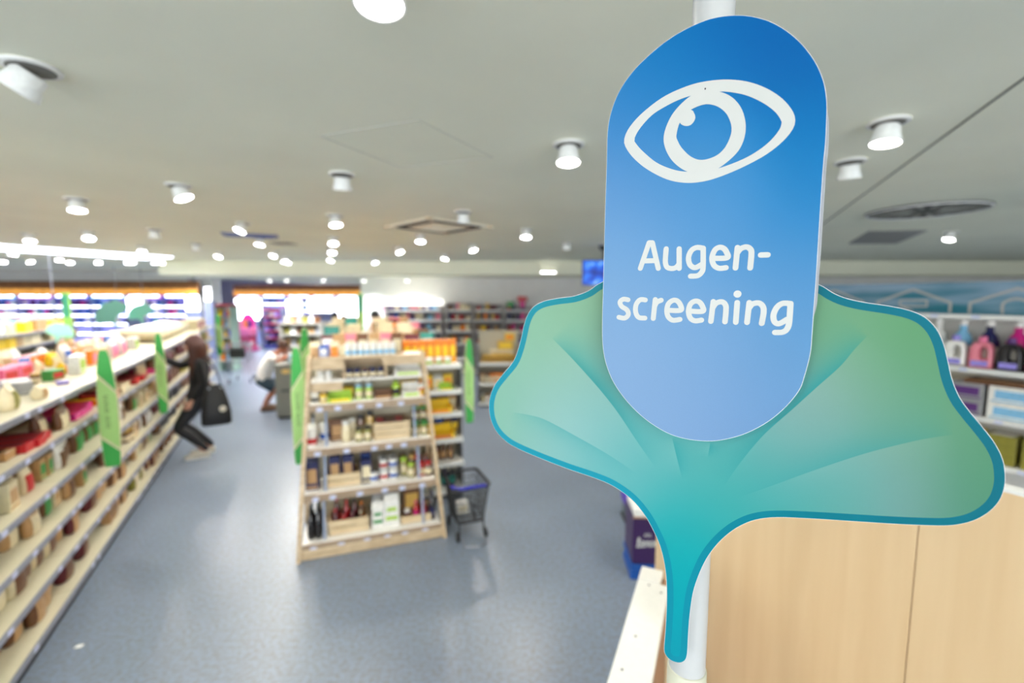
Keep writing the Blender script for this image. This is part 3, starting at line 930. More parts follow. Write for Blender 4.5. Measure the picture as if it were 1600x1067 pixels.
# hanging screen with an underwater picture
a = at_y(910, 406, 8.0); bq = at_y(943, 446, 8.0)
hh = a.z - bq.z
ww = hh * 1.72
def screen_material():
    m = bpy.data.materials.new('screen_picture'); m.use_nodes = True
    nt = m.node_tree; b = nt.nodes['Principled BSDF']
    tc = nt.nodes.new('ShaderNodeTexCoord')
    nz = nt.nodes.new('ShaderNodeTexNoise'); nz.inputs['Scale'].default_value = 7; nz.inputs['Detail'].default_value = 3
    rp = nt.nodes.new('ShaderNodeValToRGB')
    cr = rp.color_ramp
    cr.elements[0].position = .32; cr.elements[0].color = lin((4, 20, 80)) + (1,)
    cr.elements[1].position = .72; cr.elements[1].color = lin((150, 190, 240)) + (1,)
    e = cr.elements.new(.48); e.color = lin((10, 70, 190)) + (1,)
    e = cr.elements.new(.6); e.color = lin((30, 120, 225)) + (1,)
    nt.links.new(tc.outputs['Object'], nz.inputs['Vector']); nt.links.new(nz.outputs['Fac'], rp.inputs['Fac'])
    b.inputs['Base Color'].default_value = (0.01, 0.01, 0.02, 1)
    nt.links.new(rp.outputs['Color'], b.inputs['Emission Color']); b.inputs['Emission Strength'].default_value = 1.0
    return m
t = thing('hanging_screen', 'flat screen with a blue underwater picture hanging left of the sign', 'screen', (a.x, 8.0, bq.z))
MB().box(0, ww, 0, 0.05, 0, hh, bev=0.006).build('housing', M_black, t)
MB().box(0.012, ww - .012, -0.002, 0.0, 0.012, hh - .012).build('picture', screen_material(), t)
MB().tube([(ww / 2, 0.06, hh * .6), (ww / 2, 0.06, CEIL - bq.z)], 0.02, 8).box(ww / 2 - .1, ww / 2 + .1, 0.05, 0.065, hh * .3, hh * .8).build('ceiling_mount', M_black, t)
c = at_z(941, 384, CEIL)
t = thing('dome_camera', 'small black dome camera on the ceiling at the left edge of the sign', 'camera', (c.x, c.y, CEIL))
MB().lathe([(.055, -.03), (.06, -.02), (.06, 0)], 16).build('base', M_black, t, True)
MB().sphere((0, 0, -.03), .05, 12, 8).build('dome', M_black, t, True)
# ------------------------------------------------------------------ goods: one builder per kind, meshes shared between alike pieces
PAL = {
 'brown': (110, 72, 44), 'tan': (188, 148, 100), 'cream': (228, 214, 178), 'white': (236, 234, 228), 'red': (186, 24, 34), 'orange': (240, 132, 16),
 'yellow': (250, 206, 20), 'green': (40, 140, 62), 'lime': (170, 206, 60), 'navy': (30, 34, 82), 'blue': (34, 88, 178), 'sky': (130, 190, 226),
 'pink': (232, 120, 160), 'magenta': (206, 30, 130), 'purple': (92, 48, 120), 'grey': (150, 150, 152), 'black': (26, 24, 26), 'teal': (30, 140, 130),
 'gold': (206, 168, 84), 'maroon': (92, 24, 34), 'olive': (138, 132, 50), 'violet': (150, 140, 220), 'rose': (226, 130, 146),
}
def pm(c, gloss=0.4, metal=0.0):
    return mat(f'{c}_pack_{int(gloss*10)}_{int(metal*10)}', PAL[c], gloss, metal, var=0.10, scale=30)
M_glass = {}
def gl(c):
    return mat(c + '_glass', PAL[c], 0.12, coat=0.6, var=0.12, scale=25)
CACHE = {}
def cached(key, fn):
    if key not in CACHE: CACHE[key] = fn()
    return CACHE[key]

def g_bag(w, d, h, c1, c2, seed=0):
    rr = random.Random(seed * 31 + int(w * 1000) + int(h * 777))
    NJ, prof = 14, [(0.0, .62, .96), (.04, .86, 1.0), (.22, 1.0, .97), (.48, .98, .95), (.70, .72, .96), (.86, .32, .98), (.93, .06, 1.0), (1.0, .05, 1.0)]
    rows = []
    for t, kd, kw in prof:
        ring = []
        for j in range(NJ):
            a = 2 * math.pi * j / NJ
            sx = math.copysign(abs(math.cos(a)) ** .6, math.cos(a)); sy = math.copysign(abs(math.sin(a)) ** .8, math.sin(a))
            jit = 1 + rr.uniform(-.07, .07) * (1 if .05 < t < .9 else 0)
            ring.append((w / 2 * kw * sx, d / 2 * kd * sy * jit, h * t + (0.004 * (j % 2) if t == 1 else 0)))
        rows.append(ring)
    vs = [v for r in rows for v in r]
    fs = [(i * NJ + j, i * NJ + (j + 1) % NJ, (i + 1) * NJ + (j + 1) % NJ, (i + 1) * NJ + j) for i in range(len(rows) - 1) for j in range(NJ)]
    fs += [tuple(range(NJ))[::-1], tuple((len(rows) - 1) * NJ + j for j in range(NJ))]
    body = MB().add(vs, fs).mesh('bag', pm(c1, .35), True)
    # front print follows the bulge (front = -y -> j 8..13)
    js = [9, 10, 11, 12]; rw = [1, 2, 3, 4]
    lv = [(rows[i][j][0] * 1.0, rows[i][j][1] - 0.0025, rows[i][j][2]) for i in rw for j in js]
    lf = [(a * 4 + b, a * 4 + b + 1, a * 4 + b + 5, a * 4 + b + 4) for a in range(3) for b in range(3)]
    lab = MB().add(lv, lf).mesh('front_print', pm(c2, .4), True)
    return [('bag', body), ('front_print', lab)]
def g_box(w, d, h, c1, c2, seed=0):
    body = MB().box(-w / 2, w / 2, -d / 2, d / 2, 0, h, bev=min(w, d, h) * .03).mesh('box', pm(c1, .45))
    lab = MB().box(-w * .38, w * .38, -d / 2 - .0012, -d / 2, h * .25, h * .75).box(-w * .44, w * .44, -d / 2 - .001, -d / 2, h * .06, h * .14).mesh('front_print', pm(c2, .45))
    return [('box', body), ('front_print', lab)]
def g_flat(w, d, h, c1, c2, seed=0):
    body = MB().box(-w / 2, w / 2, -d / 2, d / 2, 0, h, bev=min(w, d, h) * .05).mesh('flat_box', pm(c1, .4))
    lab = MB().box(-w * .36, w * .36, -d * .38, d * .38, h, h + .001).mesh('top_print', pm(c2, .4))
    return [('flat_box', body), ('top_print', lab)]
def g_jar(w, d, h, c1, c2, seed=0):
    r = w / 2
    body = MB().lathe([(r * .9, 0), (r, h * .04), (r, h * .68), (r * .82, h * .78), (r * .8, h * .82)], 14).mesh('jar', gl(c1), True)
    lid = MB().lathe([(r * .86, h * .82), (r * .88, h * .84), (r * .88, h * .98), (r * .84, h)], 14).mesh('lid', pm(c2, .35), True)
    lab = MB().lathe([(r * 1.012, h * .16), (r * 1.012, h * .56)], 14).mesh('label_band', pm('cream', .5), True)
    return [('jar', body), ('lid', lid), ('label_band', lab)]
def g_bottle(w, d, h, c1, c2, seed=0):
    r = w / 2
    body = MB().lathe([(r * .92, 0), (r, h * .03), (r, h * .55), (r * .8, h * .67), (r * .4, h * .76), (r * .36, h * .9)], 14).mesh('bottle', gl(c1), True)
    cap = MB().lathe([(r * .42, h * .88), (r * .42, h * .99), (r * .38, h)], 12).mesh('cap', pm(c2, .35), True)
    lab = MB().lathe([(r * 1.012, h * .12), (r * 1.012, h * .45)], 14).mesh('label_band', pm(c2, .5), True)
    return [('bottle', body), ('cap', cap), ('label_band', lab)]
def g_tub(w, d, h, c1, c2, seed=0):
    r = w / 2
    body = MB().lathe([(r * .95, 0), (r * .97, h * .03), (r * .97, h * .74)], 14).mesh('tub', pm(c1, .35), True)
    lid = MB().lathe([(r, h * .74), (r, h * .97), (r * .95, h)], 14).mesh('lid', pm('white', .35), True)
    lab = MB().lathe([(r * .985, h * .12), (r * .985, h * .42)], 14).mesh('label_band', pm(c2, .4), True)
    return [('tub', body), ('lid', lid), ('label_band', lab)]
def g_can(w, d, h, c1, c2, seed=0):
    r = w / 2
    body = MB().lathe([(r * .92, 0), (r, h * .05), (r, h * .93), (r * .93, h)], 14).mesh('can', pm(c1, .35), True)
    lab = MB().lathe([(r * 1.012, h * .3), (r * 1.012, h * .62)], 14).mesh('label_band', pm(c2, .4), True)
    rim = MB().lathe([(r * .9, h), (r * .9, h + .002)], 14).mesh('end_rim', M_metal, True)
    return [('can', body), ('label_band', lab), ('end_rim', rim)]
def g_carton(w, d, h, c1, c2, seed=0):
    z = h * .8
    vs = [(-w/2,-d/2,0),(w/2,-d/2,0),(w/2,d/2,0),(-w/2,d/2,0),(-w/2,-d/2,z),(w/2,-d/2,z),(w/2,d/2,z),(-w/2,d/2,z),(-w/2,-.004,h*.95),(w/2,-.004,h*.95),(w/2,.004,h*.95),(-w/2,.004,h*.95),(-w/2,-.004,h),(w/2,-.004,h),(w/2,.004,h),(-w/2,.004,h)]
    fs = [(0,3,2,1),(0,1,5,4),(1,2,6,5),(2,3,7,6),(3,0,4,7),(4,5,9,8),(6,7,11,10),(5,6,10,9),(7,4,8,11),(8,9,13,12),(9,10,14,13),(10,11,15,14),(11,8,12,15),(12,13,14,15)]
    body = MB().add(vs, fs).mesh('carton', pm(c1, .45))
    lab = MB().box(-w * .4, w * .4, -d / 2 - .0012, -d / 2, h * .22, h * .34).box(-w * .32, w * .32, -d / 2 - .0012, -d / 2, h * .5, h * .62).mesh('front_print', pm(c2, .45))
    return [('carton', body), ('front_print', lab)]
def g_tray(w, d, h, c1, c2, seed=0):
    b = MB()
    b.box(-w/2, w/2, -d/2, d/2, 0, .006).box(-w/2, -w/2+.006, -d/2, d/2, .006, h).box(w/2-.006, w/2, -d/2, d/2, .006, h).box(-w/2+.006, w/2-.006, -d/2, -d/2+.006, .006, h * .6).box(-w/2+.006, w/2-.006, d/2-.006, d/2, .006, h * 1.5)
    lab = MB().box(-w * .4, w * .4, -d/2-.001, -d/2, h*.12, h*.45).mesh('front_print', pm(c2, .45))
    return [('tray', b.mesh('tray', pm(c1, .5))), ('front_print', lab)]
def g_deter(w, d, h, c1, c2, seed=0):
    hb = h * .84
    out = [(-.5,.02),(-.46,0),(.46,0),(.5,.02),(.5,.5),(.46,.78),(.34,.95),(.1,1.0),(-.1,1.0),(-.3,.97),(-.44,.85),(-.5,.6)]
    hole = [(.0,.42),(.02,.40),(.18,.40),(.24,.42),(.27,.52),(.27,.62),(.24,.72),(.14,.78),(.06,.78),(0,.72),(-.02,.62),(-.02,.52)]
    out = [(x, max(0, z)) for x, z in spline([(x * w, z * hb) for x, z in out], True, 2)]; hole = spline([(x * w, z * hb) for x, z in hole], True, 2)
    n = len(out); vs = []
    def loop(k, y): return [(o[0] + (i_[0] - o[0]) * k, y, o[1] + (i_[1] - o[1]) * k) for o, i_ in zip(out, hole)]
    for k, y in ((0, 0), (.12, -d * .4), (.5, -d / 2), (.88, -d * .4), (1, 0), (.88, d * .4), (.5, d / 2), (.12, d * .4)):
        vs += loop(k, y)
    fs = [(a * n + i, a * n + (i + 1) % n, ((a + 1) % 8) * n + (i + 1) % n, ((a + 1) % 8) * n + i) for a in range(8) for i in range(n)]
    body = MB().add(vs, fs).mesh('bottle', pm(c1, .3), True)
    cap = MB().lathe([(w * .17, hb * .99), (w * .18, hb), (w * .17, h * .98), (w * .15, h)], 14).mesh('cap', pm(c2, .35), True)
    lab = MB().box(-w * .34, w * .34, -d * .5 - .003, -d * .5 + .004, hb * .1, hb * .3, bev=.001).mesh('front_label', pm('violet', .4))
    return [('bottle', body), ('cap', cap), ('front_label', lab)]
def g_ball(w, d, h, c1, c2, seed=0):
    body = MB().sphere((0, 0, w / 2), w / 2, 12, 8).mesh('praline', pm(c1, .3, .6), True)
    cup = MB().lathe([(w * .3, 0), (w * .46, w * .22)], 12).mesh('paper_cup', pm(c2, .6))
    return [('praline', body), ('paper_cup', cup)]
KIND = {'bag': (g_bag, 'snack_bag', 'bag'), 'box': (g_box, 'carton_box', 'box'), 'flat': (g_flat, 'flat_box', 'box'), 'jar': (g_jar, 'glass_jar', 'jar'),
        'bottle': (g_bottle, 'bottle', 'bottle'), 'tub': (g_tub, 'plastic_tub', 'tub'), 'can': (g_can, 'tin_can', 'can'), 'carton': (g_carton, 'drink_carton', 'carton'),
        'tray': (g_tray, 'cardboard_tray', 'tray'), 'deter': (g_deter, 'detergent_bottle', 'bottle'), 'cos': (g_box, 'cosmetics_box', 'box'), 'pack': (g_box, 'grocery_pack', 'pack'), 'ball': (g_ball, 'wrapped_praline', 'praline')}
SEC = {'cos': 'print', 'pack': 'print', 'bag': 'print', 'box': 'print', 'flat': 'print', 'jar': 'lid', 'bottle': 'cap', 'tub': 'band', 'can': 'band', 'carton': 'print', 'tray': 'front', 'deter': 'cap', 'ball': 'cup'}
WORD = {'cos': 'box', 'pack': 'pack', 'bag': 'bag', 'box': 'box', 'flat': 'packet', 'jar': 'jar', 'bottle': 'bottle', 'tub': 'tub', 'can': 'can', 'carton': 'carton', 'tray': 'tray', 'deter': 'jug', 'ball': 'praline'}
PLACED = {}
def good(kind, w, d, h, c1, c2, M, x, y, z, where, start='the near end', order=None, rot=0.0, parts=True, group=None, seed=0, avoid=False):
    """put one product at local (x, y, z) of frame M = (origin, angle)"""
    w, d, h = round(w, 3), round(d, 3), round(h, 3)
    ms = cached((kind, w, d, h, c1, c2, seed), lambda: KIND[kind][0](w, d, h, c1, c2, seed))
    o_, a = M
    key = (round(o_[0], 2), round(o_[1], 2))
    ww, dd = abs(w * math.cos(rot)) + abs(d * math.sin(rot)), abs(d * math.cos(rot)) + abs(w * math.sin(rot))
    bb = (x - ww / 2, x + ww / 2, y - dd / 2, y + dd / 2, z, z + h)
    if avoid and any(bb[0] < q[1] - .003 and q[0] < bb[1] - .003 and bb[2] < q[3] - .003 and q[2] < bb[3] - .003 and bb[4] < q[5] - .003 and q[4] < bb[5] - .003 for q in PLACED.get(key, ())):
        return None
    PLACED.setdefault(key, []).append(bb)
    p = Vector((o_[0] + x * math.cos(a) - y * math.sin(a), o_[1] + x * math.sin(a) + y * math.cos(a), z + 0.0008))
    o = link(KIND[kind][1], ms[0][1], None, p, a + rot)
    o['category'] = KIND[kind][2]
    if parts:
        for nm, me in ms[1:]:
            link(nm, me, o)
    o['group'] = group or (f'{WORD[kind]}s {where}')
    later(o, f'{c1} {WORD[kind]} with {c2} {SEC[kind]}', where, start, x if order is None else order)
    return o
def lie(o, tilt):
    """lay a standing bag on its back"""
    o.rotation_euler = (tilt, 0, o.rotation_euler.z)
    return o

# ------------------------------------------------------------------ shop racks
def shelf_part(t, x0, x1, y0, y1, z, th, m, railh=0.04, tags=True, bin_rail=True):
    s = MB().box(x0, x1, y0, y1, z - th, z, bev=.002).build('shelf', m, t)
    if bin_rail:
        MB().box(x0, x1, y0 - .012, y0 - .0005, z - th - .006, z - th - .006 + railh, bev=.002).build('price_rail', M_rail, s)
    if tags:
        b = MB(); x = x0 + .06
        rr = random.Random(int(x0 * 100 + z * 999))
        while x < x1 - .1:
            if rr.random() < .55: b.box(x, x + .055, y0 - .0145, y0 - .0125, z - th, z - th + railh * .72)
            x += rr.uniform(.08, .3)
        if b.v: tag(b.build('price_tags', M_tag, s), kind='stuff')
    return s
def rack(name, label, M, x0, x1, levels, depth, nb, m_shelf, top_depth=None, z_back=None, double=True, base_h=.09, gap_top=True, tags=True, back_m=None, rail_m=None):
    global M_rail
    keep_rail = M_rail
    M_rail = rail_m or M_rail
    back_m = back_m or mat('rack_back_shaded', (112, 98, 80), .6)  # back darkened for the shade deep in the shelves
    t = thing(name, label, 'shelving', (M[0][0], M[0][1], 0), M[1])
    bw = (x1 - x0) / nb
    zt = levels[-1]
    zb = z_back or zt + .02
    MB().box(x0, x1, .012, (depth * 2 if double else depth) , 0.0, base_h - .035).build('plinth', M_dark, t)
    for k in range(nb):
        a, b = x0 + k * bw, x0 + (k + 1) * bw
        MB().box(a + .003, b - .003, depth, depth + .03, base_h, zb).build('back_panel', back_m, t)
        for i, z in enumerate(levels):
            y1 = depth - .001
            if i == len(levels) - 1 and top_depth: y1 = top_depth
            if i == len(levels) - 1 and top_depth and zb > z - .03:
                shelf_part(t, a + .003, b - .003, 0, depth - .001, z, .028, m_shelf, tags=tags)
                MB().box(a + .003, b - .003, depth + .031, top_depth, z - .028, z).build('top_board', m_shelf, t)
            else:
                shelf_part(t, a + .003, b - .003, 0, y1, z, .028, m_shelf, tags=tags)
    for k in range(nb + 1):
        a = x0 + k * bw
        MB().box(a - .0025, a + .0025, depth - .02, depth + .03, base_h - .03, zb - .06).build('upright', M_metal, t)
    if double:
        MB().box(x0, x1, depth * 2 - .02, depth * 2, base_h - .03, zt - .03).build('rear_panel', mat('rack_back_shaded', (112, 98, 80), .6), t)
    M_rail = keep_rail
    return t

def fill(M, x0, x1, z, y, where, menu, density, start, rng, hmax=.3, jig=.015, rows=1, parts=True, dmax=.4, lay=0.0):
    x = x0
    while x < x1:
        kind, w, d, h, c1, c2 = rng.choice(menu)
        h = min(h, hmax)
        k = rng.randint(1, 4)
        for i in range(k):
            if x + w > x1: return
            for r in range(rows):
                yy = y + d / 2 + r * (d + .012) + rng.uniform(0, jig)
                o = good(kind, w, d, h, c1, c2, M, x + w / 2, yy, z, where, start, rot=rng.uniform(-.06, .06) if kind in ('bag', 'box') else 0, parts=parts and r == 0, order=x + r * .001, avoid=True)
            x += w * 1.06 + .004
        if rng.random() > density: x += rng.uniform(.08, .45)
        x += .01

# long rack at the left
OFF_L = -1.39
ML = (N_ * OFF_L, A_RACK)
LV = [0.10, 0.38, 0.65, 0.92, 1.22, 1.49]
rack('shop_shelving', 'long left rack of cream shelves with grey price rails, stretching away beside the woman', ML, 2.9, 13.2, LV, .48, 8, M_cream, top_depth=.96, z_back=1.46)
rng = random.Random(5)
LOWMENU = [('bag', .17, .11, .22, 'brown', 'tan'), ('bag', .16, .1, .215, 'tan', 'brown'), ('bag', .16, .1, .215, 'maroon', 'brown'), ('bag', .15, .09, .21, 'brown', 'tan'), ('bag', .14, .08, .19, 'tan', 'cream'), ('bag', .16, .09, .2, 'cream', 'brown'), ('bag', .13, .08, .18, 'orange', 'cream'),
           ('bag', .15, .08, .2, 'brown', 'white'), ('bag', .13, .08, .18, 'maroon', 'tan'), ('bag', .14, .08, .19, 'cream', 'green'), ('box', .12, .07, .19, 'tan', 'brown'),
           ('bag', .15, .09, .2, 'olive', 'cream'), ('jar', .09, .09, .13, 'brown', 'gold')]
MIDMENU = [('bag', .14, .08, .18, 'tan', 'brown'), ('bag', .13, .07, .17, 'cream', 'red'), ('jar', .085, .085, .13, 'tan', 'gold'), ('jar', .085, .085, .12, 'brown', 'cream'),
           ('bag', .15, .08, .18, 'brown', 'green'), ('box', .13, .06, .17, 'cream', 'tan'), ('bag', .13, .08, .18, 'white', 'brown'), ('box', .09, .06, .15, 'tan', 'green')]
UPMENU = [('flat', .12, .26, .05, 'red', 'maroon'), ('flat', .12, .26, .05, 'cream', 'tan'), ('flat', .12, .26, .05, 'orange', 'yellow'), ('bag', .13, .07, .15, 'cream', 'tan'),
          ('flat', .12, .26, .05, 'tan', 'brown'), ('flat', .13, .26, .05, 'magenta', 'red'), ('bag', .13, .07, .16, 'brown', 'cream')]
NM = ['lowest shelf of the left rack', 'second shelf of the left rack', 'third shelf of the left rack', 'fourth shelf of the left rack', 'fifth shelf of the left rack']
FARMENU = [('bag', .16, .1, .2, 'brown', 'tan'), ('bag', .15, .1, .2, 'maroon', 'cream'), ('bag', .16, .1, .2, 'black', 'tan'), ('box', .13, .09, .2, 'brown', 'cream'), ('bag', .15, .1, .19, 'brown', 'red'), ('jar', .1, .1, .16, 'brown', 'black'), ('bag', .15, .1, .2, 'tan', 'brown'), ('box', .13, .09, .19, 'olive', 'brown')]
for i, z in enumerate(LV[:5]):
    menu = (LOWMENU, LOWMENU, LOWMENU + MIDMENU, MIDMENU, UPMENU)[i]
    fill(ML, 3.0, 7.4, z, (.05, .05, .05, .06, .02)[i], NM[i], menu, (.86, .84, .8, .85, .9)[i], 'the near end', rng, hmax=(.22, .215, .215, .22, .2)[i], parts=True, jig=.1)
    fill(ML, 7.4, 13.1, z, .05, NM[i], FARMENU, .85, 'the near end', rng, hmax=.2, parts=False, jig=.05)
# goods on its top board: rows of bags and boxes, many lying
TOPA = [('box', .2, .1, .16, 'white', 'lime'), ('box', .17, .09, .15, 'orange', 'pink'), ('box', .2, .1, .14, 'cream', 'blue'), ('bag', .17, .1, .2, 'cream', 'tan'),
        ('bag', .16, .1, .18, 'yellow', 'white'), ('box', .22, .1, .13, 'pink', 'white'), ('bag', .18, .1, .2, 'white', 'pink')]
TOPB = [('bag', .2, .11, .2, 'cream', 'tan'), ('bag', .2, .11, .19, 'tan', 'brown'), ('box', .24, .12, .13, 'orange', 'white'), ('box', .24, .12, .12, 'pink', 'red'),
        ('bag', .2, .11, .2, 'white', 'blue'), ('bag', .2, .11, .18, 'blue', 'white'), ('bag', .2, .1, .19, 'red', 'white')]
WT = 'on top of the left rack'
zt = LV[5]
def rack_xy(M, px, py, z):
    q = at_z(px, py, z) - Vector((M[0][0], M[0][1], 0)); a = M[1]
    return q.x * math.cos(a) + q.y * math.sin(a), -q.x * math.sin(a) + q.y * math.cos(a)
for px, py, kd, w, d, h, c1, c2, r in [(14, 640, 'bag', .15, .09, .17, 'cream', 'olive', .2), (26, 614, 'flat', .30, .16, .09, 'grey', 'white', .4), (62, 622, 'bag', .12, .08, .10, 'cream', 'tan', .1),
      (78, 611, 'flat', .24, .12, .035, 'red', 'maroon', .5), (84, 594, 'box', .14, .08, .09, 'green', 'red', -.3), (58, 584, 'bag', .13, .09, .13, 'cream', 'tan', .2), (40, 580, 'box', .24, .07, .12, 'blue', 'white', .3),
      (96, 585, 'bag', .13, .08, .12, 'yellow', 'orange', .3), (122, 583, 'box', .26, .08, .17, 'white', 'lime', .1), (82, 572, 'bag', .14, .09, .14, 'yellow', 'cream', -.2), (18, 566, 'bag', .30, .12, .14, 'cream', 'white', .1),
      (64, 562, 'bag', .22, .12, .13, 'white', 'cream', .1), (56, 600, 'jar', .07, .07, .09, 'brown', 'gold', 0), (98, 600, 'flat', .1, .07, .03, 'violet', 'white', .4)]:
    x, y = rack_xy(ML, px, py, zt)
    if y < d / 2 + .02: y = d / 2 + .02
    for dx, dy in ((0, 0), (.05, 0), (0, .05), (-.05, 0), (.05, .06), (.1, 0), (0, .1), (.1, .1), (.16, .0), (.16, .1), (-.1, .05)):
        if good(kd, w, d, h, c1, c2, ML, x + dx, y + dy, zt, WT, 'the near end', rot=r, avoid=True): break
fill(ML, 4.9, 8.0, zt, .30, WT, TOPA, .55, 'the near end', rng, jig=.04)
fill(ML, 4.85, 8.6, zt, .56, WT, TOPB, .8, 'the near end', rng, jig=.05)
fill(ML, 3.1, 9.2, zt, .82, WT, TOPB + [('flat', .3, .14, .1, 'orange', 'pink')], .85, 'the near end', rng, jig=.03)
# big cream sacks lying across the far half
for i in range(6):
    o = good('bag', .42, .2, .62, 'cream', ('white', 'tan')[i % 2], ML, 8.85 + i * .44, .22, zt, 'lying flat on the left rack', 'the near end', rot=0, seed=3)
    o.rotation_euler = (math.radians(-84), 0, A_RACK)
    o.location.z = zt + .112
fill(ML, 11.7, 13.1, zt, .12, WT, [('bag', .2, .12, .24, 'cream', 'rose'), ('box', .22, .14, .2, 'cream', 'red'), ('box', .2, .12, .24, 'pink', 'teal')], .9, 'the near end', rng, rows=2)

# blade signs clipped to the racks
M_bl = mat('blade_light_green', (168, 214, 128), .5, var=.03); M_bd = mat('blade_dark_green', (58, 168, 74), .5, var=.03); M_be = mat('blade_wood_edge', (222, 212, 176), .5)
M_bt = mat('blade_text', (84, 120, 70), .6)
def blade(loc, ang, z0, z1, w, label, name='blade_sign', skew=1, face=-1, cat='sign'):
    """surfboard-shaped marker standing off a rack; broad faces look along local -y"""
    h = z1 - z0
    pr = [(.32, 0), (.42, .03), (.5, .3), (.5, .6), (.42, .8), (.28, .95), (.2, .99), (.14, 1.0)]
    R = [(x * w, z * h) for x, z in pr]
    poly = [(p[0] if skew > 0 else -p[0] * .9, p[1]) for p in R] + [(-(p[0]) * .9 if skew > 0 else p[0], p[1]) for p in R[::-1]]
    t = thing(name, label, cat, (loc[0], loc[1], z0), ang, 'green blade signs on the racks')
    MB().prism(poly, -.008, .008, 'y').build('core_board', M_be, t)
    xmin = lambda z: max(-.5 * w, -w * .5)
    def clip(zlo, zhi, f0, f1):
        # part of the outline between two sloping cuts z = zlo + f0*x , z = zhi + f1*x
        P = spline(R, False, 4); L = [(-p[0] * .9, p[1]) for p in P]
        N = 14; out = []
        def wx(z):
            for a, b in zip(P, P[1:]):
                if a[1] <= z <= b[1]: return a[0] + (b[0] - a[0]) * (z - a[1]) / max(1e-6, b[1] - a[1])
            return P[-1][0]
        zs = [i / 40 * h for i in range(41)]
        lft, rgt = [], []
        for z in zs:
            x = wx(z) * .93
            if zlo + f0 * x <= z <= zhi + f1 * x: rgt.append((x, z))
            if zlo - f0 * x <= z <= zhi - f1 * x: lft.append((-x * .9, z))
        return rgt + lft[::-1]
    sl = h * .07 / (w * .5)
    for nm, m, a, b, s1, s2 in (('top_field', M_bd, .72 * h, 2 * h, -sl * 1.4, 0), ('middle_field', M_bl, .2 * h, .72 * h, -sl, -sl * 1.4), ('bottom_field', M_bd, -h, .2 * h, 0, -sl)):
        for sd in (-1, 1):
            pg = clip(a, b, s1 * skew, s2 * skew)
            if len(pg) < 3: continue
            y0, y1 = (-.0092, -.0082) if sd < 0 else (.0082, .0092)
            MB().prism(pg, y0, y1, 'y').build(nm, m, t)
    b = MB()
    rr = random.Random(int(h * 1000) + int(loc[0] * 100))
    z = .34 * h
    while z < .62 * h:
        if not (.43 * h < z < .455 * h):
            b.box(-w * .12, w * .06, -.0102, -.0094, z, z + h * .005).box(-w * .12, -w * .08, -.0102, -.0094, z + h * .005, z + h * .014)
            if rr.random() < .6: b.box(w * .02, w * .06, -.0102, -.0094, z + h * .005, z + h * .014)
        z += h * .022
    b.build('small_print', M_bt, t)
    return t
def on_plane(px, off):
    """point where the picture column px meets the vertical plane N.p = off (ground projection)"""
    r = ray(px, 463); k = off / (r.x * N_.x + r.y * N_.y)
    return (r.x * k, r.y * k)
for px, bw_, lb in ((153, .14, 'nearest green blade sign standing off the left rack'), (242, .112, 'green blade sign on the left rack just before the woman'), (338, .14, 'far green blade sign on the left rack beyond the woman')):
    q = on_plane(px, OFF_L + .10)
    blade(q, A_RACK - math.pi / 2, .77, 1.76, bw_, lb, skew=1)
# ------------------------------------------------------------------ wooden ladder display in the middle
TL = at_z(467, 878, 0)
A_T = math.radians(19.4)
MT = (TL, A_T)
tent = thing('wooden_ladder_display', 'tapered birch ladder display of jars and crates in the middle of the floor', 'shelving', (TL.x, TL.y, 0), A_T)
TW = 1.22; TH = 1.66; LEAN = .34; INS = .115
MB().box(.02, TW - .02, .0, .62, 0.0, .085, bev=.004).build('plinth', M_birch, tent)
def lean_y(z): return LEAN * z / TH
def lean_x(z): return INS * z / TH
for sx in (0, 1):
    for yb, yt in ((-.01, LEAN), (.72, LEAN + .12)):
        q = []
        for z, yy in ((0.0, yb), (TH + .02, yt)):
            xx = lean_x(z) if sx == 0 else TW - lean_x(z)
            q.append(Vector((xx, yy, z)))
        for hw in (0.02,):
            b = MB(); vs = []
            for p in q:
                for dx, dy in ((-.016, -.022), (.016, -.022), (.016, .022), (-.016, .022)):
                    vs.append(p + Vector((dx, dy, 0)))
            b.add(vs, [(0, 3, 2, 1), (4, 5, 6, 7), (0, 1, 5, 4), (1, 2, 6, 5), (2, 3, 7, 6), (3, 0, 4, 7)])
            b.build('post', M_birch, tent)
M_rail_wood = wood('rail_wood', (176, 154, 130), (152, 130, 106), (3, 3, 12))
TZ = [.125, .52, .89, 1.26]
for i, z in enumerate(TZ):
    a, b_ = lean_x(z) + .02, TW - lean_x(z) - .02
    y0 = lean_y(z) + .0
    s = MB().box(a, b_, y0, y0 + .36, z - .02, z, bev=.002).build('shelf', M_wshelf, tent)
    MB().box(a - .03, b_ + .03, y0 - .02, y0 - .0005, z - .062, z - .001, bev=.002).build('front_rail', M_rail_wood, s)
    b = MB(); rr = random.Random(i); x = a + .06
    while x < b_ - .08:
        b.box(x, x + .05, y0 - .0225, y0 - .0205, z - .06, z - .02); x += rr.uniform(.12, .24)
    tag(b.build('price_tags', M_tag, s), kind='stuff')
for z0, z1 in zip(TZ[:-1], TZ[1:]):
    for fx in (.16, .86):
        x = lean_x(z0) + fx * (TW - 2 * lean_x(z0))
        MB().tube([(x, lean_y(z0) + .045, z0), (x, lean_y(z1) + .05, z1 - .021)], .012, 8).build('steel_upright', mat('upright_bluegrey', (150, 162, 186), .35, .4), tent, True)
MB().box(.12, TW - .12, .60, .62, .085, TH - .12).build('back_board', mat('rack_back', (196, 188, 166), .6), tent)
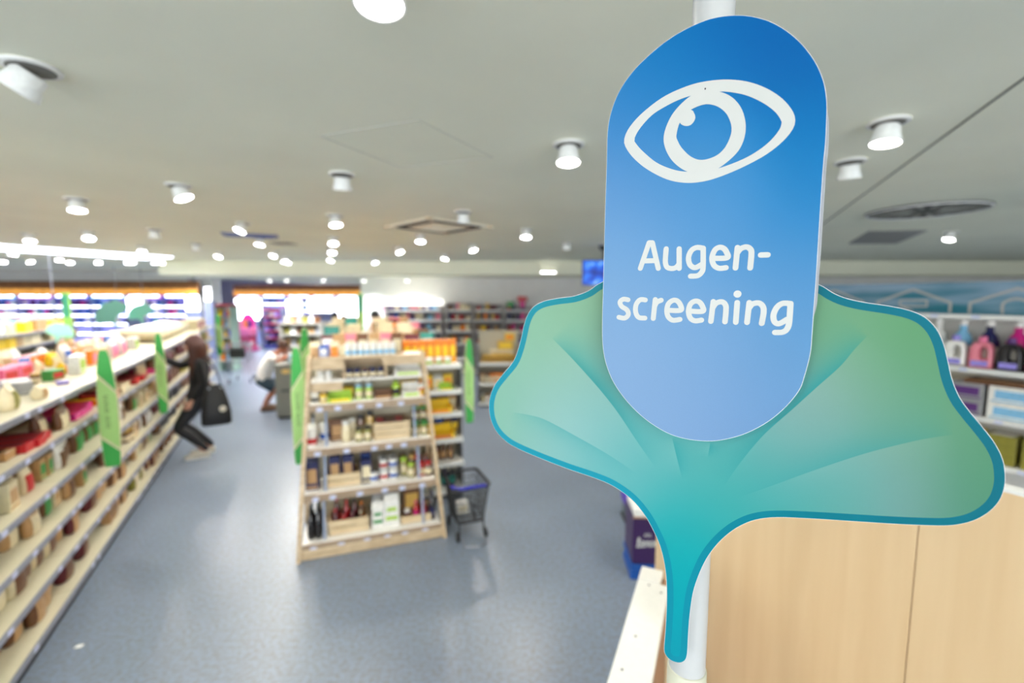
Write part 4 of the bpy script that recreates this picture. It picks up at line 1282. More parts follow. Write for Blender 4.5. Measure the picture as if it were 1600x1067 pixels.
# upper box shelf with compartments
a, b_ = lean_x(1.5) + .02, TW - lean_x(1.5) - .02
y0 = lean_y(1.5) + .02
MB().box(a, b_, y0, y0 + .28, 1.44, 1.458, bev=.002).build('upper_shelf', M_wshelf, tent)
MB().box(a, b_, y0 + .0, y0 + .28, TH - .02, TH, bev=.002).build('top_board', M_birch, tent)
for x0, x1, z0, z1 in ((a, a + .27, 1.555, TH - .021), (b_ - .36, b_, 1.57, TH - .021), (a, a + .26, 1.36, 1.4395)):
    MB().box(x0, x1, y0, y0 + .016, z0, z1).build('front_panel', M_birch, tent)
for x in (a + .27, b_ - .34):
    MB().box(x, x + .016, y0 + .02, y0 + .27, 1.459, TH - .021).build('divider', M_birch, tent)
MB().box(a, b_, y0 + .282, y0 + .294, 1.30, TH - .02).build('upper_back', M_birch, tent)

def crate(M, x, y, z, w, d, h, label, slats=3, rot=0.0):
    o_, an = M
    p = Vector((o_[0] + x * math.cos(an) - y * math.sin(an), o_[1] + x * math.sin(an) + y * math.cos(an), z + .001))
    t = thing('wooden_crate', label, 'crate', p, an + rot, 'small pine crates')
    MB().box(-w/2 + .008, w/2 - .008, -d/2 + .008, d/2 - .008, 0, .008).build('bottom', M_crate, t)
    sh = h / slats
    for k in range(slats):
        z0, z1 = k * sh + .002, (k + 1) * sh - .004
        MB().box(-w/2, w/2, -d/2, -d/2 + .007, z0, z1).build('slat', M_crate, t)
        MB().box(-w/2, w/2, d/2 - .007, d/2, z0, z1).build('slat', M_crateX, t)
        for s in (-1, 1):
            xa = s * (w / 2 - .0035)
            MB().box(xa - .0035, xa + .0035, -d/2 + .0075, d/2 - .0075, z0, z1).build('slat', M_crate, t)
    for sx in (-1, 1):
        for sy in (-1, 1):
            cx, cy = sx * (w/2 - .015), sy * (d/2 - .015)
            MB().box(cx - .007, cx + .007, cy - .007, cy + .007, .009, h - .002).build('corner_post', M_crate, t)
    return t
def TG(kind, w, d, h, c1, c2, x, y, z, where, rot=0.0, **k):
    """x from the display's left foot; y back from that shelf's front edge"""
    return good(kind, w, d, h, c1, c2, MT, x, lean_y(z) + y + (.035 if z < 1.3 else 0), z, where, 'the left', rot=rot, **k)
S1, S2, S3, S4, S5 = 'wooden display, lowest shelf', 'wooden display, second shelf', 'wooden display, third shelf', 'wooden display, fourth shelf', 'top of the wooden display'
# lowest shelf
z = TZ[0]
for x in (.092, .153):
    for y in (.06, .13, .2): TG('bottle', .058, .058, .27, 'black', 'black', x, y, z, S1)
crate(MT, .40, lean_y(z) + .205, z, .33, .24, .13, 'low pine crate of dark red bottles on the lowest display shelf', 2)
for i, (x, y, c1, c2, h) in enumerate([(.29,.11,'maroon','red',.2),(.36,.11,'red','black',.17),(.43,.11,'maroon','black',.18),(.50,.11,'brown','cream',.15),(.30,.19,'maroon','red',.27),(.38,.19,'red','red',.24),(.45,.19,'maroon','black',.24),(.51,.19,'brown','orange',.2)]):
    TG('bottle', .055, .055, h, c1, c2, x, y, z + .009, S1)
TG('carton', .10, .08, .24, 'white', 'green', .645, .08, z, S1); TG('carton', .13, .09, .29, 'white', 'lime', .765, .085, z, S1)
TG('box', .12, .08, .3, 'grey', 'cream', .765, .21, z, S1); TG('box', .09, .08, .31, 'grey', 'white', .65, .21, z, S1)
crate(MT, .985, lean_y(z) + .205, z, .28, .24, .07, 'shallow pine crate with bright red bottles on the lowest display shelf', 1)
TG('box', .15, .1, .3, 'brown', 'gold', .957, .21, z + .009, S1)
for x in (.99, 1.06): TG('bottle', .055, .055, .17, 'red', 'magenta', x, .11, z + .009, S1)
TG('bottle', .045, .045, .18, 'magenta', 'red', 1.065, .19, z + .009, S1); TG('tub', .055, .055, .1, 'maroon', 'cream', .91, .115, z + .009, S1)
TG('bottle', .05, .05, .26, 'black', 'navy', 1.135, .07, z, S1); TG('bottle', .05, .05, .26, 'black', 'navy', 1.135, .14, z, S1)
# second shelf
z = TZ[1]
TG('box', .10, .09, .25, 'navy', 'tan', .11, .1, z, S2); TG('box', .10, .09, .25, 'navy', 'olive', .11, .21, z, S2)
crate(MT, .365, lean_y(z) + .20, z, .29, .22, .12, 'pine crate of navy packets, left on the second display shelf', 2)
for x in (.295, .405):
    TG('box', .09, .07, .26, 'navy', 'tan', x, .115, z + .009, S2); TG('box', .09, .06, .3, 'navy', 'olive', x, .20, z + .009, S2)
TG('box', .09, .09, .30, 'navy', 'blue', .56, .2, z, S2); TG('box', .09, .08, .22, 'navy', 'cream', .56, .09, z, S2)
for k, x in enumerate((.625, .715, .80)):
    for r in range((1, 2, 2)[k] + 0):
        TG('can', .078, .078, .095, 'white', 'red' if k % 2 else 'blue', x, .07 + (k > 0) * .02, z + r * .097, S2)
for x in (.715, .80): TG('can', .078, .078, .095, 'white', 'blue', x, .18, z + .0, S2); TG('can', .078, .078, .095, 'white', 'red', x, .18, z + .097, S2)
for i, (x, y, c1, c2) in enumerate([(.90,.16,'olive','lime'),(.98,.2,'brown','gold'),(.96,.1,'olive','lime'),(1.05,.09,'red','red'),(1.03,.18,'maroon','red'),(1.12,.08,'brown','red'),(1.11,.17,'maroon','brown'),(.9,.25,'olive','brown'),(1.0,.28,'black','brown')]):
    TG('jar', .072, .072, .13 if y < .15 else .17, c1, c2, x, y, z, S2)
# third shelf
z = TZ[2]
for x, y, c2 in ((.115,.09,'red'),(.115,.19,'red'),(.212,.215,'blue')): TG('tub', .085, .085, .16, 'white', c2, x, y, z, S3)
TG('box', .14, .08, .19, 'brown', 'tan', .335, .19, z, S3); TG('box', .15, .09, .16, 'tan', 'brown', .31, .28, z, S3)
for x, y in ((.40,.12),(.45,.19)): TG('jar', .08, .08, .19, 'cream', 'white', x, y, z, S3)
for x, y, c1, c2, h in ((.51,.08,'olive','black',.13),(.585,.08,'olive','black',.13),(.53,.18,'brown','black',.22),(.61,.17,'gold','black',.25)): TG('jar', .068, .068, h, c1, c2, x, y, z, S3)
crate(MT, .80, lean_y(z) + .205, z, .32, .26, .16, 'largest pine crate with reddish packets, on the third display shelf', 3)
for i, x in enumerate((.70, .785, .87)): TG('flat', .078, .2, .15, 'maroon', ('red', 'brown', 'red')[i], x, .17, z + .009, S3)
for x, y, h in ((1.02,.09,.12),(1.10,.09,.12),(1.03,.18,.12),(1.11,.18,.12)): TG('jar', .07, .07, h, 'olive', 'green', x, y, z, S3)
for x in (1.03, 1.11): TG('jar', .07, .07, .12, 'brown', 'green', x, .18, z + .122, S3)
# fourth shelf
z = TZ[3]
TG('tub', .07, .07, .1, 'white', 'black', .15, .08, z, S4); TG('box', .07, .06, .11, 'black', 'white', .155, .17, z, S4); TG('jar', .065, .065, .08, 'yellow', 'gold', .22, .07, z, S4)
TG('box', .2, .12, .1, 'yellow', 'lime', .37, .18, z, S4); TG('tray', .2, .1, .06, 'lime', 'yellow', .36, .055, z, S4)
for x in (.52, .61): TG('jar', .066, .066, .13, 'lime', 'sky', x, .1, z, S4); TG('tub', .066, .066, .14, 'white', 'green', x, .18, z, S4)
TG('tray', .16, .08, .05, 'brown', 'tan', .735, .07, z, S4)
TG('bottle', .08, .08, .165, 'lime', 'black', .855, .12, z, S4)
TG('tray', .16, .12, .08, 'white', 'lime', .99, .08, z, S4); TG('box', .15, .08, .12, 'yellow', 'white', .98, .19, z, S4); TG('tub', .06, .06, .1, 'orange', 'yellow', 1.085, .08, z, S4)
# compartments under the top board
for i, x in enumerate((.44, .51, .58, .65, .72)): TG('jar', .062, .062, .085, 'navy', ('navy', 'brown')[i % 3 == 2], x, .09, 1.459, 'upper compartment of the wooden display')
for i, x in enumerate((.2, .27)): TG('tub', .06, .06, .08, 'white', 'white', x, .09, 1.459, 'upper compartment of the wooden display', parts=True)
TG('tray', .24, .14, .07, 'white', 'lime', .965, .12, 1.459, 'upper compartment of the wooden display')
# on its top
z = TH
for i in range(8): TG('tub', .052, .052, .115, 'white', 'sky', .44 + i * .0565, .06, z, S5)
TG('bag', .09, .06, .13, 'cream', 'tan', .16, .09, z, S5); TG('box', .07, .06, .1, 'blue', 'white', .235, .07, z, S5); TG('bag', .09, .05, .15, 'white', 'violet', .265, .16, z, S5)
TG('bag', .08, .05, .13, 'cream', 'orange', .325, .07, z, S5); TG('bag', .08, .05, .14, 'tan', 'cream', .385, .1, z, S5)
for i in range(6): TG('bag', .1, .05, .19, ('tan', 'rose', 'brown')[i % 3], 'cream', .36 + i * .105, .18, z, S5)

# blade signs on the display
def tl(x, y): return (TL.x + x * math.cos(A_T) - y * math.sin(A_T), TL.y + x * math.sin(A_T) + y * math.cos(A_T))
blade(tl(-.006, .52), A_T + math.radians(4), .66, 1.74, .125, 'green blade sign at the left post of the wooden display', skew=-1)
blade(tl(-.12, 2.6), A_T + math.radians(10), .74, 1.78, .14, 'green blade sign behind the left post of the wooden display', skew=-1)
blade(tl(1.665, .80), A_T, .82, 1.74, .11, 'pale green blade sign at the right end of the yellow shelves', skew=1)

# ------------------------------------------------------------------ white side shelves with yellow goods, behind on the right
side = thing('side_shelving', 'white shelf unit with yellow packs and orange bottles behind the ladder display', 'shelving', (TL.x, TL.y, 0), A_T)
UL = [.09, .39, .65, .93, 1.18, 1.465]
UX0, UX1, UY = .62, 1.60, .78
for i, z in enumerate(UL):
    dpt = (.40, .38, .34, .32, .3, .28)[i]; yf = UY + (.0, .02, .05, .07, .09, .10)[i]
    s = MB().box(UX0, UX1, yf, UY + .42, z - .03, z, bev=.003).build('shelf', M_wshelf, side)
    MB().box(UX0, UX1, yf - .012, yf - .0005, z - .045, z + .004, bev=.002).build('price_rail', M_white, s)
MB().box(UX0, UX1, UY + .421, UY + .45, .0, 1.5).build('back_panel', mat('rack_back', (196, 188, 166), .6), side)
MB().box(UX0, UX1, UY + .04, UY + .42, .0, .055).build('plinth', M_dark, side)
for x in (UX0 - .02, UX1):
    MB().box(x, x + .018, UY + .12, UY + .45, 0, 1.5).build('side_post', M_metal, side)
def SG(kind, w, d, h, c1, c2, x, y, z, where, rot=0, **k):
    return good(kind, w, d, h, c1, c2, MT, x, UY + y, z, where, 'the left', rot=rot, **k)
V = ['lowest white side shelf', 'second white side shelf', 'third white side shelf', 'fourth white side shelf', 'fifth white side shelf', 'top of the side shelves']
for i in range(11): SG('box', .078, .075, .255, 'orange', 'yellow', .70 + i * .0835, .27, UL[5], V[5])
for i, x in enumerate((1.16, 1.26, 1.36, 1.46)): SG('tub', .08, .08, .075, 'white' if i else 'lime', 'lime', x, .15, UL[5], V[5])
for i, x in enumerate((1.14, 1.25, 1.36, 1.47)): SG('box' if i != 2 else 'carton', .1, .09, .155, 'yellow' if i != 2 else 'white', 'orange' if i != 2 else 'yellow', x, .25, UL[4], V[4])
for i, x in enumerate((1.13, 1.43)): SG('tray', .14, .1, .05, 'lime', 'yellow', x, .14, UL[4], V[4])
SG('tray', .34, .14, .09, 'yellow', 'orange', 1.32, .16, UL[3], V[3]); SG('tray', .16, .14, .07, 'lime', 'white', 1.06, .16, UL[3], V[3])
for i, x in enumerate((1.13, 1.23, 1.33, 1.43, 1.53)): SG('box', .085, .07, .15, ('brown', 'brown', 'navy', 'maroon', 'tan')[i], 'cream', x, .29, UL[3], V[3])
SG('tray', .34, .15, .09, 'yellow', 'red', 1.34, .14, UL[2], V[2]); SG('tray', .16, .15, .08, 'yellow', 'orange', 1.08, .15, UL[2], V[2])
for i, x in enumerate((1.17, 1.27, 1.37, 1.47, 1.55)): SG('box', .08, .07, .17, ('navy', 'black', 'blue', 'brown', 'navy')[i], 'yellow', x, .28, UL[2], V[2])
for i, x in enumerate((1.24, 1.32, 1.40, 1.48)): SG('bottle', .07, .07, .2, ('brown', 'maroon', 'brown', 'brown')[i], 'tan', x, .18, UL[1], V[1])
for i, x in enumerate((1.25, 1.33, 1.41, 1.49)): SG('bottle', .07, .07, .23, ('teal', 'teal', 'navy', 'black')[i], 'teal', x, .15, UL[0], V[0])

# ------------------------------------------------------------------ long middle rack running back behind the ladder display
MM = (Vector(tl(.10, 1.32)) , A_T)
midr = thing('shop_shelving', 'long middle rack heaped with snack bags behind the wooden display', 'shelving', (MM[0].x, MM[0].y, 0), A_T)
MB().box(0, 1.4, 0, 4.6, 0, .09).build('plinth', M_dark, midr)
MB().box(.68, .72, .01, 4.59, .09, 1.56).build('back_panel', mat('rack_back', (196, 188, 166), .6), midr)
MB().box(.01, 1.39, .0, .02, .09, 1.5).build('end_panel', M_birch, midr)
for k in range(4):
    y0, y1 = .03 + k * 1.14, 1.16 + k * 1.14
    for z in (.12, .40, .68, .96, 1.24, 1.5):
        for x0, x1 in ((0, .679), (.721, 1.4)):
            s = MB().box(x0, x1, y0, y1, z - .026, z, bev=.002).build('shelf', M_cream, midr)
rng = random.Random(21)
HEAP = [('bag', .18, .11, .24, 'tan', 'rose'), ('bag', .18, .11, .22, 'rose', 'cream'), ('bag', .2, .12, .22, 'cream', 'tan'), ('bag', .17, .11, .2, 'brown', 'cream'),
        ('bag', .18, .1, .2, 'cream', 'brown'), ('box', .18, .12, .18, 'orange', 'yellow'), ('bag', .18, .1, .24, 'maroon', 'cream'), ('bag', .18, .11, .21, 'cream', 'rose'), ('box', .2, .12, .16, 'tan', 'orange')]
for r in range(12):
    y = .12 + r * .36
    x = .05
    while x < 1.3:
        if abs(x + .09 - .7) < .14: x = .74
        kind, w, d, h, c1, c2 = rng.choice(HEAP if rng.random() < .97 else [('bag', .18, .1, .24, 'teal', 'white')])
        if x + w > 1.4: break
        h *= rng.uniform(.95, 1.2) * (1.25 if r > 1 else 1.0)
        good(kind, w, d, round(h, 2), c1, c2, MM, x + w / 2, y + rng.uniform(-.03, .03), 1.5, '%s row of the middle rack' % ordw(r + 1), 'the left', rot=rng.uniform(-.12, .12), parts=r < 6, avoid=True)
        x += w * 1.1 + rng.uniform(0, .05)
for z, nm in ((1.24, 'middle rack, upper left side'), (.96, 'middle rack, lower left side')):
    for i in range(14):
        kind, w, d, h, c1, c2 = rng.choice(HEAP)
        good(kind, w, d, .2, c1, c2, MM, .14, .2 + i * .31, z, nm, 'the front', rot=-math.pi / 2, order=i, parts=False)
# green posts with leaf tops standing in the racks further back
M_post = mat('post_green', (150, 200, 90), .5)
def pylon(px, y, w, label, ztop=2.28):
    p = at_y(px, 500, y)
    t = thing('green_marker_post', label, 'sign', (p.x, y, 0), math.atan2(-p.x, y) * -0)
    MB().box(-w/2, w/2, -.02, .02, 0.03, ztop, bev=.006).build('post', M_post, t)
    MB().box(-w * 1.2, w * 1.2, -.12, .12, 0, .03, bev=.005).build('foot', M_dark, t)
    MB().box(-w/2 + .01, w/2 - .01, -.0215, -.0202, ztop * .78, ztop - .05).build('top_field', mat('post_teal', (70, 160, 120), .5), t)
    return t
pylon(106, 9.4, .15, 'tall green marker post rising behind the near end of the left rack')
pylon(564, 12.3, .15, 'tall green marker post behind the heaped middle rack')

# ------------------------------------------------------------------ small black basket trolley
bp = at_z(727, 838, 0)
MBK = (bp, math.radians(24))
t = thing('basket_trolley', 'small black basket trolley with blue handle edge beside the wooden display', 'trolley', (bp.x - .0, bp.y + .12, 0), math.radians(22))
def ringpts(w, d, z, k=5, r=.05):
    out = []
    for sx, sy, a0 in ((1, 1, 0), (-1, 1, 90), (-1, -1, 180), (1, -1, 270)):
        for i in range(k):
            a = math.radians(a0 + 90 * i / (k - 1))
            out.append((sx * (w / 2 - r) + r * math.cos(a), sy * (d / 2 - r) + r * math.sin(a), z))
    return out
top = ringpts(.34, .44, .50); bot = ringpts(.26, .34, .16)
MB().tube(top, .014, 7, True).build('rim', M_black, t, True)
MB().tube(bot, .009, 6, True).build('lower_rim', M_black, t, True)
b = MB()
n = len(top)
for i in range(n):
    b.tube([top[i], bot[i]], .0035, 4, caps=False)
T = [Vector(p) for p in top]; B = [Vector(p) for p in bot]
for q in (.2, .4, .6, .8):
    b.tube([a.lerp(c, q) for a, c in zip(T, B)], .0035, 4, True)
for s in range(-4, 5):
    b.tube([(s * .028, -.165, .16), (s * .028, .165, .16)], .003, 4)
    b.tube([(-.125, s * .036, .16), (.125, s * .036, .16)], .003, 4)
# fine extra uprights between corners
for q in [i / 10 for i in range(1, 10)]:
    for (x0, y0, x1, y1) in ((-1, -1, 1, -1), (-1, 1, 1, 1), (-1, -1, -1, 1), (1, -1, 1, 1)):
        x, y = x0 + (x1 - x0) * q, y0 + (y1 - y0) * q
        b.tube([(x * .12 if abs(x) < 1 else x * .17, y * .16 if abs(y) < 1 else y * .22, .50), (x * .09 if abs(x) < 1 else x * .13, y * .12 if abs(y) < 1 else y * .17, .16)], .0028, 4, caps=False)
tag(b.build('wire_mesh', mat('wire_black', (36, 36, 36), .45), t), kind='stuff')
MB().tube([(-.17, -.13, .504), (-.165, -.19, .506), (-.12, -.222, .508), (0, -.225, .51), (.12, -.222, .508)], .016, 8).build('handle', mat('handle_blue', (40, 44, 160), .4), t, True)
for sx in (-1, 1):
    for sy in (-1, 1):
        w = MB().lathe([(.03, -.012), (.042, -.01), (.042, .01), (.03, .012)], 14, M=Matrix.Translation((sx * .13, sy * .17, .0422)) @ Matrix.Rotation(math.pi / 2, 4, 'Y')).build('wheel', M_black, t, True)
        MB().tube([(sx * .115, sy * .16, .165), (sx * .115, sy * .17, .045)], .008, 5).build('fork', M_black, t)
MB().tube([(-.1, -.2, .03), (-.1, -.3, .01), (.02, -.34, .01), (.1, -.3, .01), (.1, -.2, .03)], .006, 5).build('kick_bar', M_metal, t)
good('box', .11, .09, .1, 'white', 'cream', (Vector((bp.x, bp.y + .12, 0)), math.radians(22)), -.03, .05, .1645, 'in the black basket trolley', parts=True)

# ------------------------------------------------------------------ grey cabinet and its goods
cp = at_z(432, 655, 0)
t = thing('grey_cabinet', 'grey cabinet with a dark slot handle, where the man in white bends over', 'cabinet', (cp.x, cp.y, 0), math.radians(14))
M_gc = mat('cabinet_grey', (124, 124, 116), .5)
MB().box(0, .62, .02, .44, .03, .95, bev=.006).build('body', M_gc, t)
MB().box(-.01, .63, .0, .45, .951, .98, bev=.004).build('top', M_gc, t)
MB().box(.02, .60, .04, .42, 0, .03).build('plinth', M_dark, t)
dr = MB().box(.008, .612, .008, .0195, .06, .93, bev=.003).build('door', M_gc, t)
MB().box(.1, .30, .002, .0078, .50, .525, bev=.002).build('slot_handle', M_dark, dr)
MB().lathe([(.05, 0), (.05, .006)], 18, M=Matrix.Translation((.19, .008, .86)) @ Matrix.Rotation(math.pi / 2, 4, 'X') @ Matrix.Diagonal((1.5, .8, 1, 1))).build('emblem_plate', mat('plate_gold', (226, 190, 120), .4), dr)
MC = ((cp.x, cp.y), math.radians(14))
for i, (x, y, c1, c2) in enumerate([(.22,.35,'white','sky'),(.34,.37,'pink','white'),(.46,.34,'white','pink'),(.28,.18,'sky','white'),(.45,.16,'magenta','pink'),(.56,.36,'tan','brown')]):
    good('box', .1, .09, .16, c1, c2, MC, x, y, .981, 'on the grey cabinet', 'the left')
# ------------------------------------------------------------------ further shop fittings
# second long rack further left (only its top shows), stocked with bright packs
ML2 = (N_ * -4.3, A_RACK)
rack('shop_shelving', 'second long rack further left with bright packs, seen over the left rack', ML2, 5.2, 15.0, [.10, .40, .70, 1.0, 1.25, 1.5], .45, 7, M_cream, top_depth=.9, tags=False, z_back=1.465)
rng = random.Random(9)
W2 = 'top of the second left rack'
M2A = [('box', .24, .14, .2, 'cream', 'white'), ('box', .22, .14, .16, 'yellow', 'white'), ('bag', .2, .12, .24, 'cream', 'tan'), ('bag', .22, .12, .2, 'white', 'cream'), ('box', .24, .12, .22, 'tan', 'cream'), ('box', .3, .14, .2, 'yellow', 'cream')]
M2B = [('box', .26, .16, .28, 'pink', 'white'), ('box', .26, .16, .26, 'red', 'pink'), ('box', .24, .14, .24, 'white', 'teal'), ('box', .24, .16, .26, 'magenta', 'pink'), ('bag', .24, .14, .28, 'lime', 'green'), ('box', .26, .14, .24, 'sky', 'white')]
fill(ML2, 5.3, 14.8, 1.5, .06, W2, M2A, .85, 'the near end', rng, parts=False)
fill(ML2, 5.3, 14.8, 1.5, .30, W2, M2A + M2B, .85, 'the near end', rng, parts=False)
fill(ML2, 5.3, 14.8, 1.5, .62, W2, M2B, .9, 'the near end', rng, parts=False)
W3 = 'front of the second left rack'
fill(ML2, 8.0, 14.8, 1.25, .06, W3, M2A, .7, 'the near end', rng, parts=False, hmax=.2)

# small leaf-shaped signs standing over the racks
def small_leaf(px, py, y, h, label, rot=0.0, rz=0.0):
    q = [(p[0] - 1060, -(p[1] - 1036)) for p in LEAF[::2]]
    k = h / 630.0
    c = at_y(px, py, y)
    t = thing('leaf_sign', label, 'sign', (c.x, y, c.z), rz, 'small leaf signs in the far left')
    R = Matrix.Rotation(rot, 4, 'Y')
    MB().prism([(a * k, b * k) for a, b in q], -.01, .01, 'y', M=R).build('leaf_board', mat('leaf_sign_green', (176, 246, 214), .5), t)
    MB().tube([(0, 0, .02), (0, 0, CEIL - c.z)], .008, 6).build('hanging_rod', M_metal, t)
    return t
small_leaf(186, 514, 13.0, .8, 'large teal leaf sign hanging before the bright cosmetics', math.radians(-38))
small_leaf(226, 508, 13.4, .62, 'second teal leaf sign hanging before the bright cosmetics', math.radians(-30))
small_leaf(90, 538, 8.9, .42, 'dark green leaf sign above the orange boxes at left', 0)

# bright cosmetics shelves at the far left, with lit boards
M_lit = mat('lit_shelf_edge', (232, 236, 255), .5, emit=4.0, var=0.0)
M_lback = mat('cosmetic_back', (150, 150, 220), .5, emit=.35)
def lit_shelving(x0, y, nb, bw, label, seed, lift=0.0):
    t = thing('lit_cosmetics_shelving', label, 'shelving', (x0, y, 0))
    rr = random.Random(seed)
    for k in range(nb):
        a, b = k * bw, (k + 1) * bw - .04
        MB().box(a, b, .36, .40, .1, 2.28).build('back_panel', M_lback, t)
        MB().box(a - .02, a - .001, 0, .4, 0, 2.3).build('side_panel', mat('cosmetic_side', (150, 160, 200), .5), t)
        MB().box(a, b, .02, .36, 0, .1).build('plinth', M_dark, t)
        hd = MB().box(a, b, .0, .36, 2.14, 2.30, bev=.01).build('header', mat('header_blue_%d' % (k % 3), ((40, 50, 190), (120, 190, 220), (200, 90, 190))[k % 3], .5, emit=.6), t)
        MB().box(a + .1, b - .1, -.012, -.001, 2.17, 2.27).build('light_bar', M_lit, hd)
        for i, z in enumerate((.45, .85, 1.2, 1.52, 1.84)):
            s = MB().box(a, b, .02, .355, z - .02, z, bev=.003).build('shelf', M_wshelf, t)
            MB().box(a + .02, b - .02, .006, .019, z - .045, z + .014).build('light_edge', M_lit, s)
            if z < 1.1: continue
            x = a + .06
            row = '%s bay of %s' % (ordw(k + 1), 'far-left cosmetics' if seed == 1 else 'back cosmetics')
            while x < b - .16:
                c1 = rr.choice(['violet', 'sky', 'magenta', 'pink', 'white', 'blue', 'purple', 'teal', 'navy'])
                w = rr.uniform(.1, .16)
                if rr.random() < .75:
                    good('cos', round(w, 2), .1, rr.choice((.16, .2, .24)), c1, 'white', ((x0, y), 0), x + w / 2, .19, z, row, 'the left', parts=False, order=x + z * 100, group='cosmetics on the lit shelves')
                x += w + rr.uniform(.01, .05)
    return t
lit_shelving(-20.6, 16.6, 7, 1.32, 'row of bright blue lit cosmetics shelves at the far left under the awning', 1)
lit_shelving(-13.2, 21.9, 6, 1.2, 'bright lit cosmetics shelves at the back under the second awning', 2)
# light boxes between them
M_lbox = mat('light_box', (240, 242, 255), .5, emit=6.0, var=0.0)
def light_box(px0, px1, py0, py1, y, label):
    a, b = at_y(px0, py0, y), at_y(px1, py1, y)
    t = thing('light_box_display', label, 'display', (a.x, y, 0))
    w = b.x - a.x
    MB().box(0, w, 0, .2, 0, b.z - .02).build('base_cabinet', mat('cosmetic_side', (150, 160, 200), .5), t)
    MB().box(0, w, 0, .2, b.z - .02, a.z, bev=.01).build('frame', M_white, t)
    MB().box(.03, w - .03, -.006, 0, b.z + .01, a.z - .03).build('diffuser', M_lbox, t)
light_box(196, 226, 464, 496, 16.2, 'white light box poster before the far left cosmetics')
light_box(288, 313, 459, 486, 15.7, 'white light box beside the square pillar')
light_box(366, 410, 466, 500, 21.4, 'wide white light box at the back behind the pink display')
light_box(446, 472, 468, 492, 21.3, 'white light box at the back right of the blue rack')
light_box(480, 520, 464, 488, 21.4, 'pale light box at the back above the snack bags')
light_box(524, 560, 465, 502, 21.2, 'white light box at the back beside the green post')

# brown awnings; the fringe glows itself to stand for light behind it
M_aw = wood('awning_brown', (160, 108, 66), (126, 80, 44), (1.2, 1.2, 8))
M_fr = mat('awning_fringe_glow', (224, 160, 72), .7, emit=.55, var=.25, scale=14)
def awning(x0, x1, y, z0, z1, label, seed):
    t = thing('awning', label, 'awning', (x0, y, z0))
    L = x1 - x0
    MB().box(0, L, 0, .12, (z1 - z0) * .45, z1 - z0, bev=.01).build('fascia_board', M_aw, t)
    rr = random.Random(seed)
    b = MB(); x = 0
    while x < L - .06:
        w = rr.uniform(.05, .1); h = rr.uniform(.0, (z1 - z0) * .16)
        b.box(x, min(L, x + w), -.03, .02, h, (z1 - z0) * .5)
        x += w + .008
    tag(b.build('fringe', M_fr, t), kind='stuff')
    MB().box(0, L, .121, .16, (z1 - z0) * .05, LOW - z0).build('rear_board', M_dark, t)
a1 = at_y(310, 462, 15.4); a0 = at_y(310, 440, 15.4)
awning(-20.9, a1.x, 15.4, a1.z, a0.z, 'long brown fringed awning above the far left cosmetics', 3)
a1 = at_y(563, 463, 20.6); a0 = at_y(563, 445, 20.6); a2 = at_y(365, 459, 20.6)
awning(a2.x, a1.x, 20.6, a1.z, a0.z, 'shorter brown fringed awning at the back, right of the pillar', 4)
struct(MB().box(X0, -10.99, 15.56, 15.7, LOW - .1, CEIL).build('wall_bulkhead_left', M_wall))
# glowing panel added for the bright spot on the pillar
light_box(318, 331, 448, 470, 15.6, 'small glowing panel added for the bright spot on the square pillar')

# racks along the wall behind the centre
def wall_rack(px0, px1, y, ztop, label, where, colours, seed, levels=(.5, .9, 1.25, 1.55, 1.82), header=None):
    a = at_y(px0, 480, y); b = at_y(px1, 480, y)
    w = b.x - a.x
    t = thing('wall_shelving', label, 'shelving', (a.x, y, 0))
    MB().box(0, w, .36, .40, 0, ztop).build('back_panel', mat('wall_rack_back', (150, 148, 152), .6), t)
    for x in (0, w - .025): MB().box(x, x + .025, 0, .359, 0, ztop).build('side_panel', mat('wall_rack_side', (190, 182, 178), .5), t)
    rr = random.Random(seed)
    for z in (.12,) + levels:
        s = MB().box(.026, w - .026, .01, .359, z - .025, z, bev=.002).build('shelf', M_wshelf, t)
        MB().box(.026, w - .026, .0, .0095, z - .035, z + .01).build('price_rail', M_white, s)
        if z < .8: continue
        x = .06
        while x < w - .17:
            wd = rr.choice((.08, .1, .12)); k = rr.choice(('pack', 'tub', 'can', 'bottle', 'pack'))
            if rr.random() < .9: good(k, wd, .09, rr.choice((.14, .18, .2)), rr.choice(colours), rr.choice(('cream', 'white', 'red', 'gold')), ((a.x, y), 0), x + wd / 2, .12, z, where, 'the left', parts=False, order=x + z * 100)
            x += wd + .012
    if header: MB().box(.0, w, -.02, .34, ztop, ztop + .16, bev=.01).build('header', header, t)
    return t
wall_rack(600, 690, 12.5, 1.95, 'wide wall rack with a glowing white header, behind the middle rack', 'rack under the white header', ['white', 'white', 'blue', 'sky', 'rose', 'cream', 'grey', 'purple'], 5, header=mat('white_header', (246, 244, 236), .5, emit=1.2, var=0))
wall_rack(696, 738, 12.5, 2.02, 'narrow wall rack of yellow and red packs right of the glowing one', 'narrow rack right of the white header', ['gold', 'red', 'orange', 'brown', 'cream', 'navy', 'rose'], 6)
wall_rack(741, 785, 12.5, 1.98, 'wall rack with a red top row behind the golden pralines', 'rack above the golden pralines', ['red', 'orange', 'gold', 'maroon', 'yellow', 'tan', 'brown'], 7)
wall_rack(789, 835, 12.4, 1.9, 'wall rack of pink and navy packs touching the leaf sign', 'rack beside the leaf sign', ['magenta', 'navy', 'purple', 'red', 'pink', 'black', 'blue'], 8)
wr = at_y(810, 470, 12.45)
